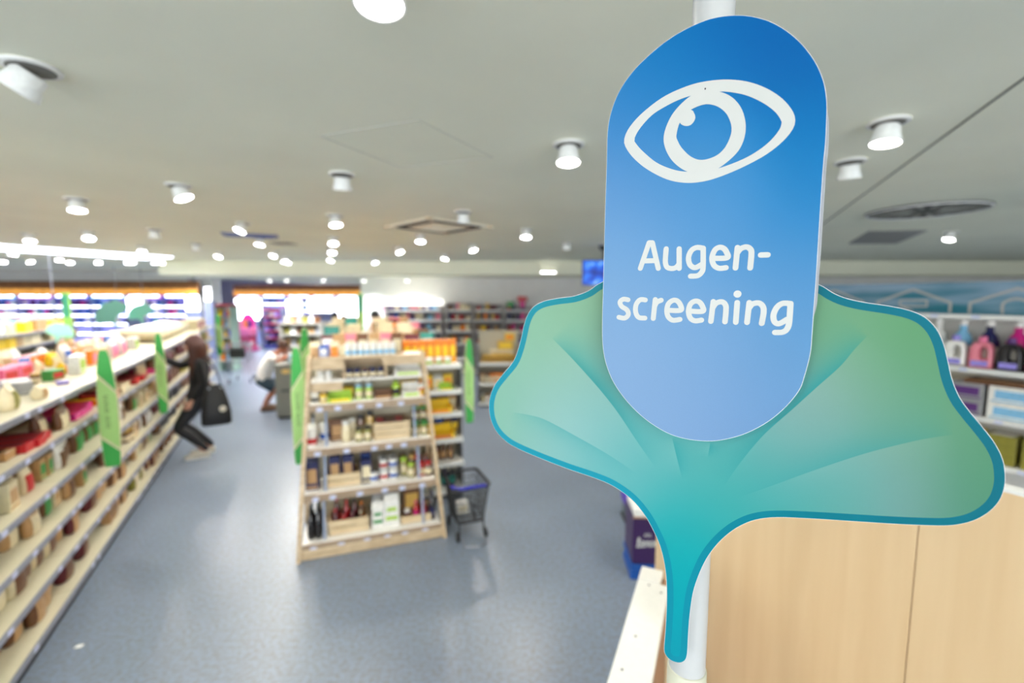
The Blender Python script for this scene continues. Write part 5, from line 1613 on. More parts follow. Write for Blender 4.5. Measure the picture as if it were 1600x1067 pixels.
for i, (dx, z, c1, c2, w) in enumerate([(-.1, 1.9, 'green', 'white', .36), (.05, 1.9, 'magenta', 'green', .3), (.0, 2.07, 'red', 'red', .3)]):
    if i < 2: good('box', w * .5, .2, .16, c1, c2, ((wr.x, 12.45), 0), dx * 2.2, .12, z, 'on top of the pink and navy rack', 'the left', parts=False)
    else: good('box', .26, .2, .13, c1, c2, ((wr.x, 12.45), 0), .11, .12, 2.0615, 'stacked on top of the pink and navy rack', 'the left', parts=False)
tag(MB().box(-.12, .12, 0, .02, -.16, .16, bev=.003).build('wall_notice', mat('notice_pink', (196, 150, 170), .5), None, False, at_y(600, 478, 12.96)), 'small pinkish notice on the back wall beside the green post', 'notice')

# chocolate display with golden pralines
ch = at_z(748, 636, 0)
MCH = ((ch.x, ch.y), math.radians(3))
t = thing('praline_display', 'tiered display of golden pralines and packs standing before the wall racks', 'display', (ch.x, ch.y, 0), math.radians(3))
CW = .82
for i, (z, d0) in enumerate(((.07, .0), (.46, .02), (.86, .05))):
    s = MB().box(0, CW, d0, .5, z - .035, z, bev=.006).build('shelf', M_metal, t)
    MB().box(0, CW, d0 - .012, d0 - .0005, z - .04, z + .03, bev=.003).build('front_lip', mat('lip_white', (220, 220, 214), .4), s)
for x in (-.02, CW): MB().box(x, x + .019, .02, .5, 0.0, 1.2).build('side_panel', M_metal, t)
MB().box(0, CW, .501, .53, 0, 1.5).build('back_panel', mat('rack_back', (196, 188, 166), .6), t)
MB().box(.02, CW - .02, .03, .48, 0, .034).build('plinth', M_dark, t)
for r in range(3):
    for i in range(9):
        good('ball', .085, .085, .085, 'gold', 'brown', MCH, .07 + i * .0855, .10 + r * .095, .86 + r * .0, '%s praline row' % ordw(r + 1), 'the left', group='golden pralines')
for r in range(2):
    for i in range(8 - r):
        good('ball', .085, .085, .085, 'gold', 'brown', MCH, .11 + i * .0855 + r * .04, .15 + r * .09, .86 + .086, '%s upper praline row' % ordw(r + 1), 'the left', group='golden pralines')
for i, (w, h, x, z, c1, c2) in enumerate([(.26, .2, .18, .96, 'gold', 'yellow'), (.28, .26, .45, 1.0, 'yellow', 'cream'), (.2, .2, .66, 1.04, 'gold', 'cream')]):
    pass
good('box', .5, .09, .24, 'cream', 'gold', MCH, .47, .44, .861, 'top of the praline display', 'the left')
good('box', .34, .08, .19, 'gold', 'yellow', MCH, .55, .44, 1.103, 'top of the praline display', 'the left')
good('box', .2, .07, .14, 'yellow', 'orange', MCH, .64, .44, 1.295, 'top of the praline display', 'the left')
rr = random.Random(4)
for i in range(8): good('bag' if i % 3 else 'box', .085, .07, .2, rr.choice(('orange', 'tan', 'brown', 'orange', 'red')), 'cream', MCH, .08 + i * .094, .16, .46, 'middle tier of the praline display', 'the left')
for i in range(8): good('bag' if i % 2 else 'jar', .08, .08, .18, rr.choice(('olive', 'brown', 'black', 'tan')), 'white', MCH, .08 + i * .094, .14, .07, 'bottom tier of the praline display', 'the left')

# blue rack, pink stand
p = at_z(414, 545, 0)
t = thing('wire_display_rack', 'blue-grey display rack with red price strips, far down the aisle', 'shelving', (p.x, p.y, 0))
for x in (0, .74): MB().box(x, x + .03, 0, .5, .0, 1.72).build('side_panel', mat('rack_violet_grey', (150, 156, 206), .5), t)
MB().box(-.02, .79, -.03, .52, 0.0, .16, bev=.01).build('base', mat('base_deep_blue', (24, 34, 120), .5), t)
MB().box(.031, .739, .47, .5, .17, 1.7).build('back_panel', mat('rack_slate', (88, 92, 122), .6), t)
for i, z in enumerate((.45, .75, 1.05, 1.35, 1.62)):
    s = MB().box(.031, .739, 0, .469, z - .02, z).build('shelf', mat('rack_slate', (88, 92, 122), .6), t)
    MB().box(.031, .739, -.012, -.0005, z - .03, z + .03).build('price_strip', mat('strip_red', (160, 54, 78), .5), s)
    if z < 1.5:
        for k in range(5): good('box', .11, .1, .19, ('grey', 'violet', 'purple', 'navy', 'grey')[(k + i) % 5], 'white', ((p.x, p.y), 0), .11 + k * .135, .1, z, 'blue-grey rack down the aisle', 'the left', parts=False, order=z * 100 + k)
p = at_z(369, 549, 0)
t = thing('pink_floor_display', 'magenta and pink cardboard floor display at the far end of the aisle', 'display', (p.x, p.y, 0))
M_mag = mat('cardboard_magenta', (206, 30, 130), .5); M_pk = mat('cardboard_pink', (232, 120, 160), .5)
MB().box(-.05, .72, -.05, .5, 0, .1, bev=.01).build('base', M_mag, t)
MB().box(.04, .6, 0, .45, .1, .62, bev=.01).build('body', mat('cardboard_rose', (196, 70, 100), .5), t)
MB().box(.0, .62, -.02, .47, .62, .95, bev=.02).build('tray', M_pk, t)
MB().prism([(.05, .95), (.57, .95), (.57, 1.3), (.42, 1.5), (.2, 1.5), (.05, 1.3)], .4, .44, 'y').build('header', M_mag, t)
for k in range(4): good('box', .12, .1, .3, ('rose', 'pink', 'orange', 'purple')[k], 'white', ((p.x, p.y), 0), .1 + k * .14, .15, .95, 'in the pink floor display', 'the left', parts=False)
# low aisle table with pale goods beyond the cabinet
p = at_y(440, 560, 13.2)
t = thing('aisle_shelving', 'pale low rack with mixed packs beyond the grey cabinet', 'shelving', (p.x, 13.2, 0))
MB().box(0, 1.15, 0, .6, 0, .1).build('plinth', M_dark, t)
for z in (.4, .75, 1.1, 1.42):
    MB().box(0, 1.15, 0, .6, z - .03, z, bev=.003).build('shelf', mat('shelf_greige', (176, 172, 160), .5), t)
    for k in range(6): good('box' if k % 2 else 'bag', .15, .12, .2, ('grey', 'tan', 'cream', 'brown', 'white', 'olive')[(k * 5 + int(z * 10)) % 6], 'cream', ((p.x, 13.2), 0), .12 + k * .18, .2, z, 'pale low rack beyond the cabinet', 'the left', parts=False, order=z * 100 + k)
for x in (-.02, 1.15): MB().box(x, x + .019, 0, .6, 0, 1.45).build('side_panel', mat('shelf_greige', (176, 172, 160), .5), t)
MB().box(0, 1.15, .601, .63, 0, 1.45).build('back_panel', mat('shelf_greige', (176, 172, 160), .5), t)

# end unit past the far end of the left rack
p = at_y(341, 560, 13.4)
t = thing('end_shelving', 'small white end rack with a red header before the shopping trolley aisle', 'shelving', (p.x, 13.4, 0))
for x in (0, .42): MB().box(x, x + .02, 0, .4, 0, 1.9).build('side_panel', mat('side_mint', (190, 216, 196), .5), t)
MB().box(.021, .419, .38, .4, 0, 1.9).build('back_panel', M_wall, t)
MB().box(.0, .44, -.01, .37, 1.9, 1.98, bev=.005).build('header', mat('header_red', (196, 70, 90), .5), t)
for z in (.3, .65, 1.0, 1.3, 1.6):
    MB().box(.021, .419, 0, .379, z - .02, z).build('shelf', M_wshelf, t)
    for k in range(3): good('tub' if k % 2 else 'box', .1, .1, .2, ('white', 'yellow', 'violet', 'orange', 'sky')[(k + int(z * 10)) % 5], 'white', ((p.x, 13.4), 0), .09 + k * .125, .12, z, 'small white end rack', 'the left', parts=False, order=z * 100 + k)

# right-hand rack with detergents and the printed header board
A_R = math.radians(-62.7)
MR = (Vector((2.18, 7.91)), A_R)
RL = [.1, .72, 1.12, 1.55]
t = rack('shop_shelving', 'right-hand rack of pink jugs and white boxes under a teal printed header', MR, 0.0, 6.3, RL + [2.03], .42, 5, M_wshelf, double=False, z_back=2.0, back_m=M_white, rail_m=M_white)
M_mural = None
m = bpy.data.materials.new('teal_header_print'); m.use_nodes = True
nt = m.node_tree; b_ = nt.nodes['Principled BSDF']; b_.inputs['Roughness'].default_value = .5
tc = nt.nodes.new('ShaderNodeTexCoord'); mp = nt.nodes.new('ShaderNodeMapping'); mp.inputs['Scale'].default_value = (.6, 1, 5)
nz = nt.nodes.new('ShaderNodeTexNoise'); nz.inputs['Scale'].default_value = 2.2
rp = nt.nodes.new('ShaderNodeValToRGB'); rp.color_ramp.elements[0].position = .35; rp.color_ramp.elements[0].color = lin((20, 110, 130)) + (1,)
rp.color_ramp.elements[1].position = .68; rp.color_ramp.elements[1].color = lin((132, 160, 184)) + (1,)
nt.links.new(tc.outputs['Object'], mp.inputs['Vector']); nt.links.new(mp.outputs['Vector'], nz.inputs['Vector']); nt.links.new(nz.outputs['Fac'], rp.inputs['Fac']); nt.links.new(rp.outputs['Color'], b_.inputs['Base Color'])
hb = MB().box(0, 6.3, .20, .24, 2.031, 2.335, bev=.004).build('header_board', m, t)
M_hl = mat('house_outline', (176, 172, 168), .5)
def hstroke(pts, w=.012):
    b = MB(); v, f = ribbon(pts, w); b.add([(q.x, .1985, q.y) for q in v], f); return b
for k in range(8):
    x0 = .5 + k * .74
    b = hstroke([(x0, 2.05), (x0, 2.14), (x0 + .3, 2.27), (x0 + .6, 2.14), (x0 + .6, 2.05)], .022)
    if k % 2: v, f = ribbon(spline([(x0 + .22, 2.05), (x0 + .22, 2.14), (x0 + .3, 2.18), (x0 + .38, 2.14), (x0 + .38, 2.05)], False, 4), .02)
    else: v, f = ribbon([(x0 + .2, 2.10), (x0 + .2, 2.16), (x0 + .42, 2.16), (x0 + .42, 2.10), (x0 + .2, 2.10), (x0 + .31, 2.05)], .016)
    b.add([(q.x, .1985, q.y) for q in v], f)
    V, Fc = flat_union([(q[0], q[2]) for q in b.v], b.f)
    MB().add([(q.x, .1985, q.y) for q in V], Fc).build('house_outline', M_hl, hb)
RS = ['lowest shelf of the right-hand rack', 'second shelf of the right-hand rack', 'third shelf of the right-hand rack', 'upper shelf of the right-hand rack']
rng = random.Random(3)
PXA = rack_xy(MR, 1440, 575, RL[3])[0]; PXB = rack_xy(MR, 1553, 578, RL[3])[0]
x = .2 + (PXB - .2) % .182
DET = [('deter', 'rose', 'pink'), ('deter', 'rose', 'pink'), ('deter', 'black', 'purple'), ('deter', 'black', 'pink'), ('deter', 'navy', 'white'), ('deter', 'white', 'pink')]
def colour_at(x):
    return ('rose', 'pink') if PXA < x < PXB else (('black', 'purple') if PXB <= x < PXB + .8 else ('white', 'violet'))
while x < 6.0:
    c1, c2 = colour_at(x)
    good('deter', .165, .1, .29, c1, c2, MR, x + .09, .08, RL[3], RS[3], 'the far end')
    good('bottle', .15, .1, .43, ('lime', 'white', 'sky', 'navy', 'magenta')[int(x * 5.4 + .3) % 5], 'white', MR, x + .09, .21, RL[3], RS[3], 'the far end')
    x += .182
x = 3.0
WB = [('box', .34, .22, .16, 'white', 'sky'), ('box', .3, .22, .16, 'white', 'yellow')]
XB = rack_xy(MR, 1485, 640, RL[2])[0]
for dx, w, c1, c2 in ((-1.2, .3, 'tan', 'cream'), (-.85, .3, 'grey', 'white'), (-.5, .3, 'yellow', 'white'), (.0, .24, 'grey', 'purple'), (.27, .36, 'white', 'sky'), (.64, .3, 'yellow', 'cream'), (.96, .3, 'brown', 'tan'), (1.3, .3, 'white', 'pink'), (1.65, .3, 'brown', 'gold')):
    for r in range(2):
        good('box', w, .26, .145, c1, c2, MR, XB + dx + w / 2, .17, RL[2] + r * .147, RS[2], 'the far end', order=dx + r * .01)
good('flat', .5, .26, .035, 'brown', 'tan', MR, XB + .35, .17, RL[2] + .295, RS[2], 'the far end')
for k in range(24):
    for r in range(3):
        good('flat', .2, .2, .085, ('olive', 'yellow', 'olive', 'white')[(k // 3) % 4] if r else 'olive', 'yellow' if r % 2 else 'white', MR, .3 + k * .235, .15, RL[1] + r * .0865, RS[1], 'the far end', order=k + r * .1)
for k in range(16):
    good('bag', .3, .16, .3, ('grey', 'brown', 'olive')[k % 3], 'white', MR, .4 + k * .35, .2, RL[0], RS[0], 'the far end')
# ------------------------------------------------------------------ shopping trolley by the aisle end
p = at_z(368, 600, 0)
t = thing('shopping_trolley', 'grey wire shopping trolley parked at the far end of the left rack', 'trolley', (p.x, p.y + .3, 0), math.radians(-72))
M_chr = mat('trolley_chrome', (176, 180, 186), .3, .7)
top = [(-.42, -.21, .98), (.36, -.26, 1.0), (.36, .26, 1.0), (-.42, .21, .98)]
bot = [(-.36, -.16, .55), (.30, -.2, .50), (.30, .2, .50), (-.36, .16, .55)]
MB().tube(top, .011, 6, True).build('basket_rim', M_chr, t, True)
b = MB()
T = [Vector(q) for q in top]; B = [Vector(q) for q in bot]
for i in range(4):
    j = (i + 1) % 4
    for q in range(9):
        b.tube([T[i].lerp(T[j], q / 9), B[i].lerp(B[j], q / 9)], .003, 4, caps=False)
for q in (.2, .4, .6, .8, 1.0): b.tube([a.lerp(c, q) for a, c in zip(T, B)], .003, 4, True)
for q in range(1, 8): b.tube([B[0].lerp(B[1], q / 8), B[3].lerp(B[2], q / 8)], .003, 4)
tag(b.build('wire_basket', M_chr, t), kind='stuff')
for s in (-1, 1):
    MB().tube([(.40, s * .25, 1.02), (.34, s * .24, .52), (.20, s * .23, .2), (-.40, s * .18, .16)], .012, 6).build('side_frame', M_chr, t, True)
    for x, y in ((.24, .24), (-.36, .19)):
        MB().lathe([(.045, -.014), (.06, -.012), (.06, .012), (.045, .014)], 12, M=Matrix.Translation((x, s * y, .0602)) @ Matrix.Rotation(math.pi / 2, 4, 'X')).build('wheel', M_black, t, True)
        MB().tube([(x, s * y * .97, .17), (x, s * y, .07)], .01, 5).build('fork', M_chr, t)
MB().tube([(.42, -.26, 1.03), (.42, .26, 1.03)], .017, 8).build('handle', mat('handle_grey', (120, 126, 130), .4), t, True)
MB().box(.30, .345, -.17, .17, .66, .93, bev=.005).build('child_seat_flap', mat('flap_dark', (54, 58, 52), .5), t)

# ------------------------------------------------------------------ people
def skin_mesh(name, nodes, edges, root, m, parent, sub=2):
    keys = list(nodes)
    me = bpy.data.meshes.new(name)
    me.from_pydata([nodes[k][0] for k in keys], [(keys.index(a), keys.index(b)) for a, b in edges], [])
    o = bpy.data.objects.new(name, me); COL.objects.link(o)
    o.modifiers.new('skin', 'SKIN'); sm = o.modifiers.new('sub', 'SUBSURF'); sm.levels = sub; sm.render_levels = sub
    sv = me.skin_vertices[0].data
    for i, k in enumerate(keys):
        r = nodes[k][1]
        sv[i].radius = r if isinstance(r, tuple) else (r, r)
        sv[i].use_root = (k == root)
    dg = bpy.context.evaluated_depsgraph_get()
    nm = bpy.data.meshes.new_from_object(o.evaluated_get(dg))
    bpy.data.objects.remove(o)
    nm.name = name
    nm.materials.clear(); nm.materials.append(m)
    nm.polygons.foreach_set('use_smooth', [True] * len(nm.polygons))
    return link(name, nm, parent)

def garment(name, chains, m, parent, n=14):
    """cloth tubes: each chain is a list of (centre, lateral radius, front radius), lofted through smooth rings"""
    b = MB()
    for ch in chains:
        S_ = spline([tuple(p) + (ra, rb) for p, ra, rb in ch], False, 4)
        pts = [Vector(s[:3]) for s in S_]
        vs, fs = [], []
        for i, s in enumerate(S_):
            t = (pts[min(i + 1, len(pts) - 1)] - pts[max(i - 1, 0)]).normalized()
            y = Vector((0, 1, 0)); y = (y - t * y.dot(t))
            if y.length < .2: y = Vector((1, 0, 0)) - t * t.x
            y.normalize(); x = y.cross(t)
            for j in range(n):
                a = 2 * math.pi * j / n
                vs.append(pts[i] + y * math.cos(a) * s[3] + x * math.sin(a) * s[4])
        k = len(S_)
        fs = [(i * n + j, i * n + (j + 1) % n, (i + 1) * n + (j + 1) % n, (i + 1) * n + j) for i in range(k - 1) for j in range(n)]
        fs += [tuple(range(n))[::-1], tuple((k - 1) * n + j for j in range(n))]
        b.add(vs, fs)
    me = b.mesh(name, m, True)
    return link(name, me, parent)
def slim(N, keys, k=.84):
    for q in keys:
        p, r = N[q]; N[q] = (p, (r[0] * k, r[1] * k) if isinstance(r, tuple) else r * k)
COVER = ['pelvis', 'waist', 'chest', 'uchest'] + [s + q for s in 'lr' for q in ('hip', 'thigh', 'knee', 'calf', 'shoulder', 'upper')]
def torso(N, rl, neck, hem_drop=.05):
    """torso tube from collar to hem"""
    pv, wa, chs, uc = (N[q][0] for q in ('pelvis', 'waist', 'chest', 'uchest'))
    dn = (pv - wa).normalized()
    col = uc.lerp(N['neck'][0], .62)
    return [(col, neck, neck), (uc + (col - uc) * .45, rl[0] * .72, rl[1] * .86), (uc - (uc - chs) * .15, rl[0], rl[1]), (chs, rl[2], rl[3]), (wa, rl[4], rl[5]), (pv, rl[6], rl[7]), (pv + dn * hem_drop, rl[6], rl[7])]
M_skin = mat('skin', (216, 160, 134), .55, var=.04)
M_skin2 = mat('skin_tan', (176, 112, 84), .55, var=.04)
M_eye = mat('eye_white', (230, 230, 228), .3); M_iris = mat('iris_dark', (40, 28, 20), .3); M_lip = mat('lips', (176, 84, 84), .5)

def hand_nodes(N, Ed, pre, wrist, dirv, palm_n, curl, size=1.0, side=1):
    """palm and five fingers added to a skeleton. dirv: along the hand, palm_n: out of the palm"""
    d = dirv.normalized(); n = (palm_n - d * palm_n.dot(d)).normalized(); s = d.cross(n) * side
    pc = wrist + d * .05 * size
    N[pre + 'palm'] = (pc, (.034 * size, .016 * size)); Ed.append((pre + 'wrist', pre + 'palm'))
    for i, (off, ln) in enumerate(((.030, .062), (.011, .072), (-.009, .068), (-.028, .052))):
        b0 = pc + d * .03 * size + s * off * size
        k1 = b0 + (d * math.cos(curl * .4) + n * math.sin(curl * .4)) * ln * .45 * size
        k2 = k1 + (d * math.cos(curl) + n * math.sin(curl)) * ln * .33 * size
        k3 = k2 + (d * math.cos(curl * 1.5) + n * math.sin(curl * 1.5)) * ln * .3 * size
        prev = pre + 'palm'
        for q, (pt, r) in enumerate(((b0, .0095), (k1, .009), (k2, .0082), (k3, .007))):
            key = f'{pre}f{i}{q}'; N[key] = (pt, r * size); Ed.append((prev, key)); prev = key
    t0 = wrist + d * .03 * size + s * .036 * size
    t1 = t0 + (d * .6 + s * .55 + n * .4).normalized() * .034 * size
    t2 = t1 + (d * .8 + s * .1 + n * .5).normalized() * .028 * size
    prev = pre + 'palm'
    for q, (pt, r) in enumerate(((t0, .012), (t1, .0105), (t2, .0085))):
        key = f'{pre}t{q}'; N[key] = (pt, r * size); Ed.append((prev, key)); prev = key

def face(parent, hc, fwd, up, r, m_skin, hair_col, long_hair, back=.0):
    """eyes, brows, mouth, ears on a head of half-height r centred at hc; hair is its own mesh"""
    f = fwd.normalized(); u = (up - f * up.dot(f)).normalized(); s = u.cross(f)
    for k in (-1, 1):
        e = hc + f * r * .80 + s * k * r * .30 + u * r * .05
        MB().sphere(e, r * .11, 8, 6).build('eye', M_eye, parent, True)
        MB().sphere(e + f * r * .07, r * .06, 8, 6).build('iris', M_iris, parent, True)
        MB().tube([e + u * r * .2 - s * k * r * .16 + f * r * .03, e + u * r * .25 + f * r * .05, e + u * r * .18 + s * k * r * .18], r * .03, 5).build('eyebrow', hair_col, parent)
        if not long_hair:
            MB().sphere(hc + s * k * r * .74 - u * r * .02 - f * r * .08, r * .2, 8, 6, (.5, .7, 1.1)).build('ear', m_skin, parent, True)
    mo = hc + f * r * .80 - u * r * .46
    MB().tube([mo - s * r * .22 - f * r * .05, mo + f * r * .04, mo + s * r * .22 - f * r * .05], [r * .03, r * .06, r * .03], 6).build('mouth', M_lip, parent, True)
def head_nodes(N, Ed, neck_top, hc, fwd, up, r):
    f = fwd.normalized(); u = (up - f * up.dot(f)).normalized()
    N['jaw'] = (hc - u * r * .42 + f * r * .18, (r * .58, r * .62))
    N['face'] = (hc + f * r * .06, (r * .74, r * .80))
    N['crown'] = (hc + u * r * .50 - f * r * .06, (r * .68, r * .74))
    Ed += [(neck_top, 'jaw'), ('jaw', 'face'), ('face', 'crown')]
    N['nose0'] = (hc + f * r * .78 + u * r * .02, r * .13); N['nose1'] = (hc + f * r * 1.0 - u * r * .16, r * .13)
    Ed += [('face', 'nose0'), ('nose0', 'nose1')]
def blob_hair(name, pts, m, parent):
    b = MB()
    for c, r, sz in pts: b.sphere(c, r, 12, 8, sz)
    return b.build(name, m, parent, True)

# woman at the left rack: local +x is where she faces (towards the rack), +y is her left
wp = at_z(313, 712, 0)
wdir = math.atan2(-.56, -.83)
wom = thing('person', 'woman with long auburn hair, black clothes and black bag reaching into the left rack', 'person', (wp.x, wp.y, 0), wdir)
V3 = Vector
N = {}; Ed = []
N['pelvis'] = (V3((-.03, 0, .86)), (.12, .11)); N['waist'] = (V3((-.04, 0, 1.0)), (.10, .09)); N['chest'] = (V3((-.055, 0, 1.17)), (.115, .10)); N['uchest'] = (V3((-.065, 0, 1.28)), (.105, .085))
N['neck'] = (V3((-.05, 0, 1.385)), .05); N['neck2'] = (V3((-.025, 0, 1.43)), .047)
Ed += [('pelvis', 'waist'), ('waist', 'chest'), ('chest', 'uchest'), ('uchest', 'neck'), ('neck', 'neck2')]
for sd, sy, kn, an, toe in (('l', 1, (.21, .10, .455), (-.06, .10, .095), (.10, .10, .03)), ('r', -1, (.17, -.09, .465), (-.12, -.09, .10), (.04, -.10, .03))):
    N[sd + 'hip'] = (V3((-.02, sy * .085, .80)), .088); N[sd + 'thigh'] = (V3((.09, sy * .09, .64)), .075); N[sd + 'knee'] = (V3(kn), .055)
    N[sd + 'calf'] = (V3(kn).lerp(V3(an), .35) + V3((-.012, 0, 0)), .055); N[sd + 'ankle'] = (V3(an), .036); N[sd + 'heel'] = (V3(an) + V3((-.02, 0, -.055)), .034); N[sd + 'toe'] = (V3(toe), (.036, .026))
    Ed += [('pelvis', sd + 'hip'), (sd + 'hip', sd + 'thigh'), (sd + 'thigh', sd + 'knee'), (sd + 'knee', sd + 'calf'), (sd + 'calf', sd + 'ankle'), (sd + 'ankle', sd + 'heel'), (sd + 'heel', sd + 'toe')]
ARM = {'r': ((-.055, -.165, 1.305), (.165, -.20, 1.26), (.36, -.15, 1.37)), 'l': ((-.075, .165, 1.30), (-.085, .215, 1.04), (.05, .20, .81))}
for sd, (a, b_, c) in ARM.items():
    N[sd + 'shoulder'] = (V3(a), .058); N[sd + 'upper'] = (V3(a).lerp(V3(b_), .5), .045); N[sd + 'elbow'] = (V3(b_), .037); N[sd + 'fore'] = (V3(b_).lerp(V3(c), .35), .037); N[sd + 'wrist'] = (V3(c), .024)
    Ed += [('uchest', sd + 'shoulder'), (sd + 'shoulder', sd + 'upper'), (sd + 'upper', sd + 'elbow'), (sd + 'elbow', sd + 'fore'), (sd + 'fore', sd + 'wrist')]
    hand_nodes(N, Ed, sd, V3(c), V3(c) - V3(b_), V3((.3, -.2 if sd == 'l' else .4, -1)) if sd == 'r' else V3((.2, -1, .1)), .6, 1.0, 1 if sd == 'r' else -1)
HC = V3((.0, 0, 1.545)); HF = V3((1, .0, -.12)); HU = V3((.1, 0, 1))
head_nodes(N, Ed, 'neck2', HC, HF, HU, .112)
slim(N, COVER)
body = skin_mesh('body', N, Ed, 'pelvis', M_skin, wom)
M_aub = mat('hair_auburn', (66, 26, 14), .5, var=.25, scale=60)
face(wom, HC, HF, HU, .112, M_skin, M_aub, True)
M_blk = mat('black_knit', (18, 18, 20), .85, var=.2, scale=80); M_leg = mat('black_leggings', (20, 20, 24), .55, var=.15, scale=60)
def infl(v, k):
    p, r = v
    return (p, (r[0] + k, r[1] + k) if isinstance(r, tuple) else r + k)
sl = []
for sd in 'lr':
    a, e, w_ = N[sd + 'shoulder'][0], N[sd + 'elbow'][0], N[sd + 'wrist'][0]
    sl.append([(a.lerp(N['uchest'][0], .45), .075, .07), (a, .068, .066), (a.lerp(e, .5), .058, .058), (e, .05, .05), (e.lerp(w_, .5), .046, .046), (e.lerp(w_, .9), .036, .036)])
garment('sweater', [torso(N, (.165, .115, .165, .12, .145, .115, .165, .135), .062, .07)] + sl, M_blk, wom)
lg = [[(N['pelvis'][0] + V3((0, 0, .06)), .14, .11), (N['pelvis'][0], .155, .125), (N['pelvis'][0] + V3((.005, 0, -.08)), .14, .11), (N['pelvis'][0] + V3((.01, 0, -.13)), .08, .07)]]
for sd in 'lr':
    lg.append([(N[sd + 'hip'][0] + V3((0, 0, .03)), .085, .095), (N[sd + 'hip'][0], .092, .105), (N[sd + 'thigh'][0], .084, .088), (N[sd + 'knee'][0], .062, .064), (N[sd + 'calf'][0], .058, .062), (N[sd + 'ankle'][0] + V3((.012, 0, .05)), .042, .044), (N[sd + 'ankle'][0] + V3((0, 0, .01)), .042, .042)])
garment('leggings', lg, M_leg, wom)
M_shoe = mat('shoe_offwhite', (206, 200, 184), .6)
def shoe(parent, heel, toe, m, sole):
    h, t_ = V3(heel), V3(toe)
    d = (t_ - h); d.z = 0; L_ = d.length + .11; a = math.atan2(d.y, d.x)
    M = Matrix.Translation((h.x, h.y, 0)) @ Matrix.Rotation(a, 4, 'Z')
    prof = [(-.055, .042), (0, .048), (.08, .046), (.16, .05), (.21, .044), (.235, .02)]
    hs = [.075, .09, .08, .055, .045, .03]
    vs = []; n = 10
    for (x, w), hh in zip(prof, hs):
        for j in range(n):
            q = 2 * math.pi * j / n
            vs.append(M @ V3((x, w * math.cos(q), .012 + hh * .5 + hh * .5 * math.sin(q))))
    fs = [(i * n + j, i * n + (j + 1) % n, (i + 1) * n + (j + 1) % n, (i + 1) * n + j) for i in range(len(prof) - 1) for j in range(n)] + [tuple(range(n)), tuple((len(prof) - 1) * n + j for j in range(n))]
    s = MB().add(vs, fs).build('shoe', m, parent, True)
    out = [(x, w) for x, w in prof] + [(x, -w) for x, w in prof[::-1]]
    MB().prism(out, 0.001, .02, M=M).build('sole', sole, s)
for sd in 'lr': shoe(wom, N[sd + 'heel'][0] + V3((.02, 0, 0)), N[sd + 'toe'][0], M_shoe, M_white)
# long hair: cap plus strands falling over back and shoulders
b = MB()
b.sphere(HC + V3((-.022, 0, .028)), .118, 16, 10, (1.02, .93, 1.0))
hair_rng = random.Random(2)
for i in range(26):
    a = math.radians(60 + i * 240 / 25)
    x0, y0 = math.cos(a) * .095 - .02, math.sin(a) * .098
    ln = .30 + .1 * hair_rng.random()
    p0 = HC + V3((x0 * .6, y0 * .6, .09)); p1 = HC + V3((x0 * 1.1, y0 * 1.12, .0)); p2 = HC + V3((x0 * 1.05 - .01, y0 * 1.25, -.16)); p3 = HC + V3((x0 * 1.0 - .02 + .02 * hair_rng.random(), y0 * 1.25, -.16 - ln * .75))
    b.tube([V3(q) for q in spline([tuple(p0), tuple(p1), tuple(p2), tuple(p3)], False, 3)], [.018, .024, .03, .032, .034, .034, .032, .028, .022, .008][:10], 6)
b.build('hair', M_aub, wom, True)
# her bag
bg = thing('shoulder_bag', 'large black shoulder bag with a round pale badge, hanging behind the woman', 'bag', wp - Vector((math.cos(wdir), math.sin(wdir), 0)) * .05 + Vector((-math.sin(wdir), math.cos(wdir), 0)) * .03, wdir)
M_bag = mat('bag_black', (22, 22, 24), .5, var=.2, scale=30, bump=.3)
vs = []; n = 16
lv = [(.50, .19, .07), (.52, .215, .085), (.66, .215, .09), (.82, .18, .075), (.98, .13, .045), (1.04, .10, .02)]
for z, hx, hy in lv:
    for j in range(n):
        q = 2 * math.pi * j / n
        cx, cy = math.cos(q), math.sin(q)
        vs.append((-.165 + hx * .8 * math.copysign(abs(cx) ** .6, cx), .35 + hy * .8 * math.copysign(abs(cy) ** .6, cy), z))
fs = [(i * n + j, i * n + (j + 1) % n, (i + 1) * n + (j + 1) % n, (i + 1) * n + j) for i in range(len(lv) - 1) for j in range(n)] + [tuple(range(n)), tuple((len(lv) - 1) * n + j for j in range(n))]
MB().add(vs, fs).build('bag_body', M_bag, bg, True)
MB().tube(spline([(-.235, .35, 1.02), (-.2, .32, 1.2), (-.11, .235, 1.372), (-.05, .20, 1.375), (-.06, .30, 1.2), (-.10, .35, 1.02)], False, 5), .011, 6).build('strap', M_bag, bg, True)
MB().lathe([(.038, 0), (.04, .006), (.02, .009)], 16, M=Matrix.Translation((-.24, .416, .72)) @ Matrix.Rotation(-math.pi / 2, 4, 'X')).build('badge', mat('badge_pale', (214, 206, 190), .5), bg, True)
for x in (-.235, -.10): MB().lathe([(.014, 0), (.014, .006)], 10, M=Matrix.Translation((x, .376, 1.0)) @ Matrix.Rotation(-math.pi / 2, 4, 'X')).build('ring', M_metal, bg)

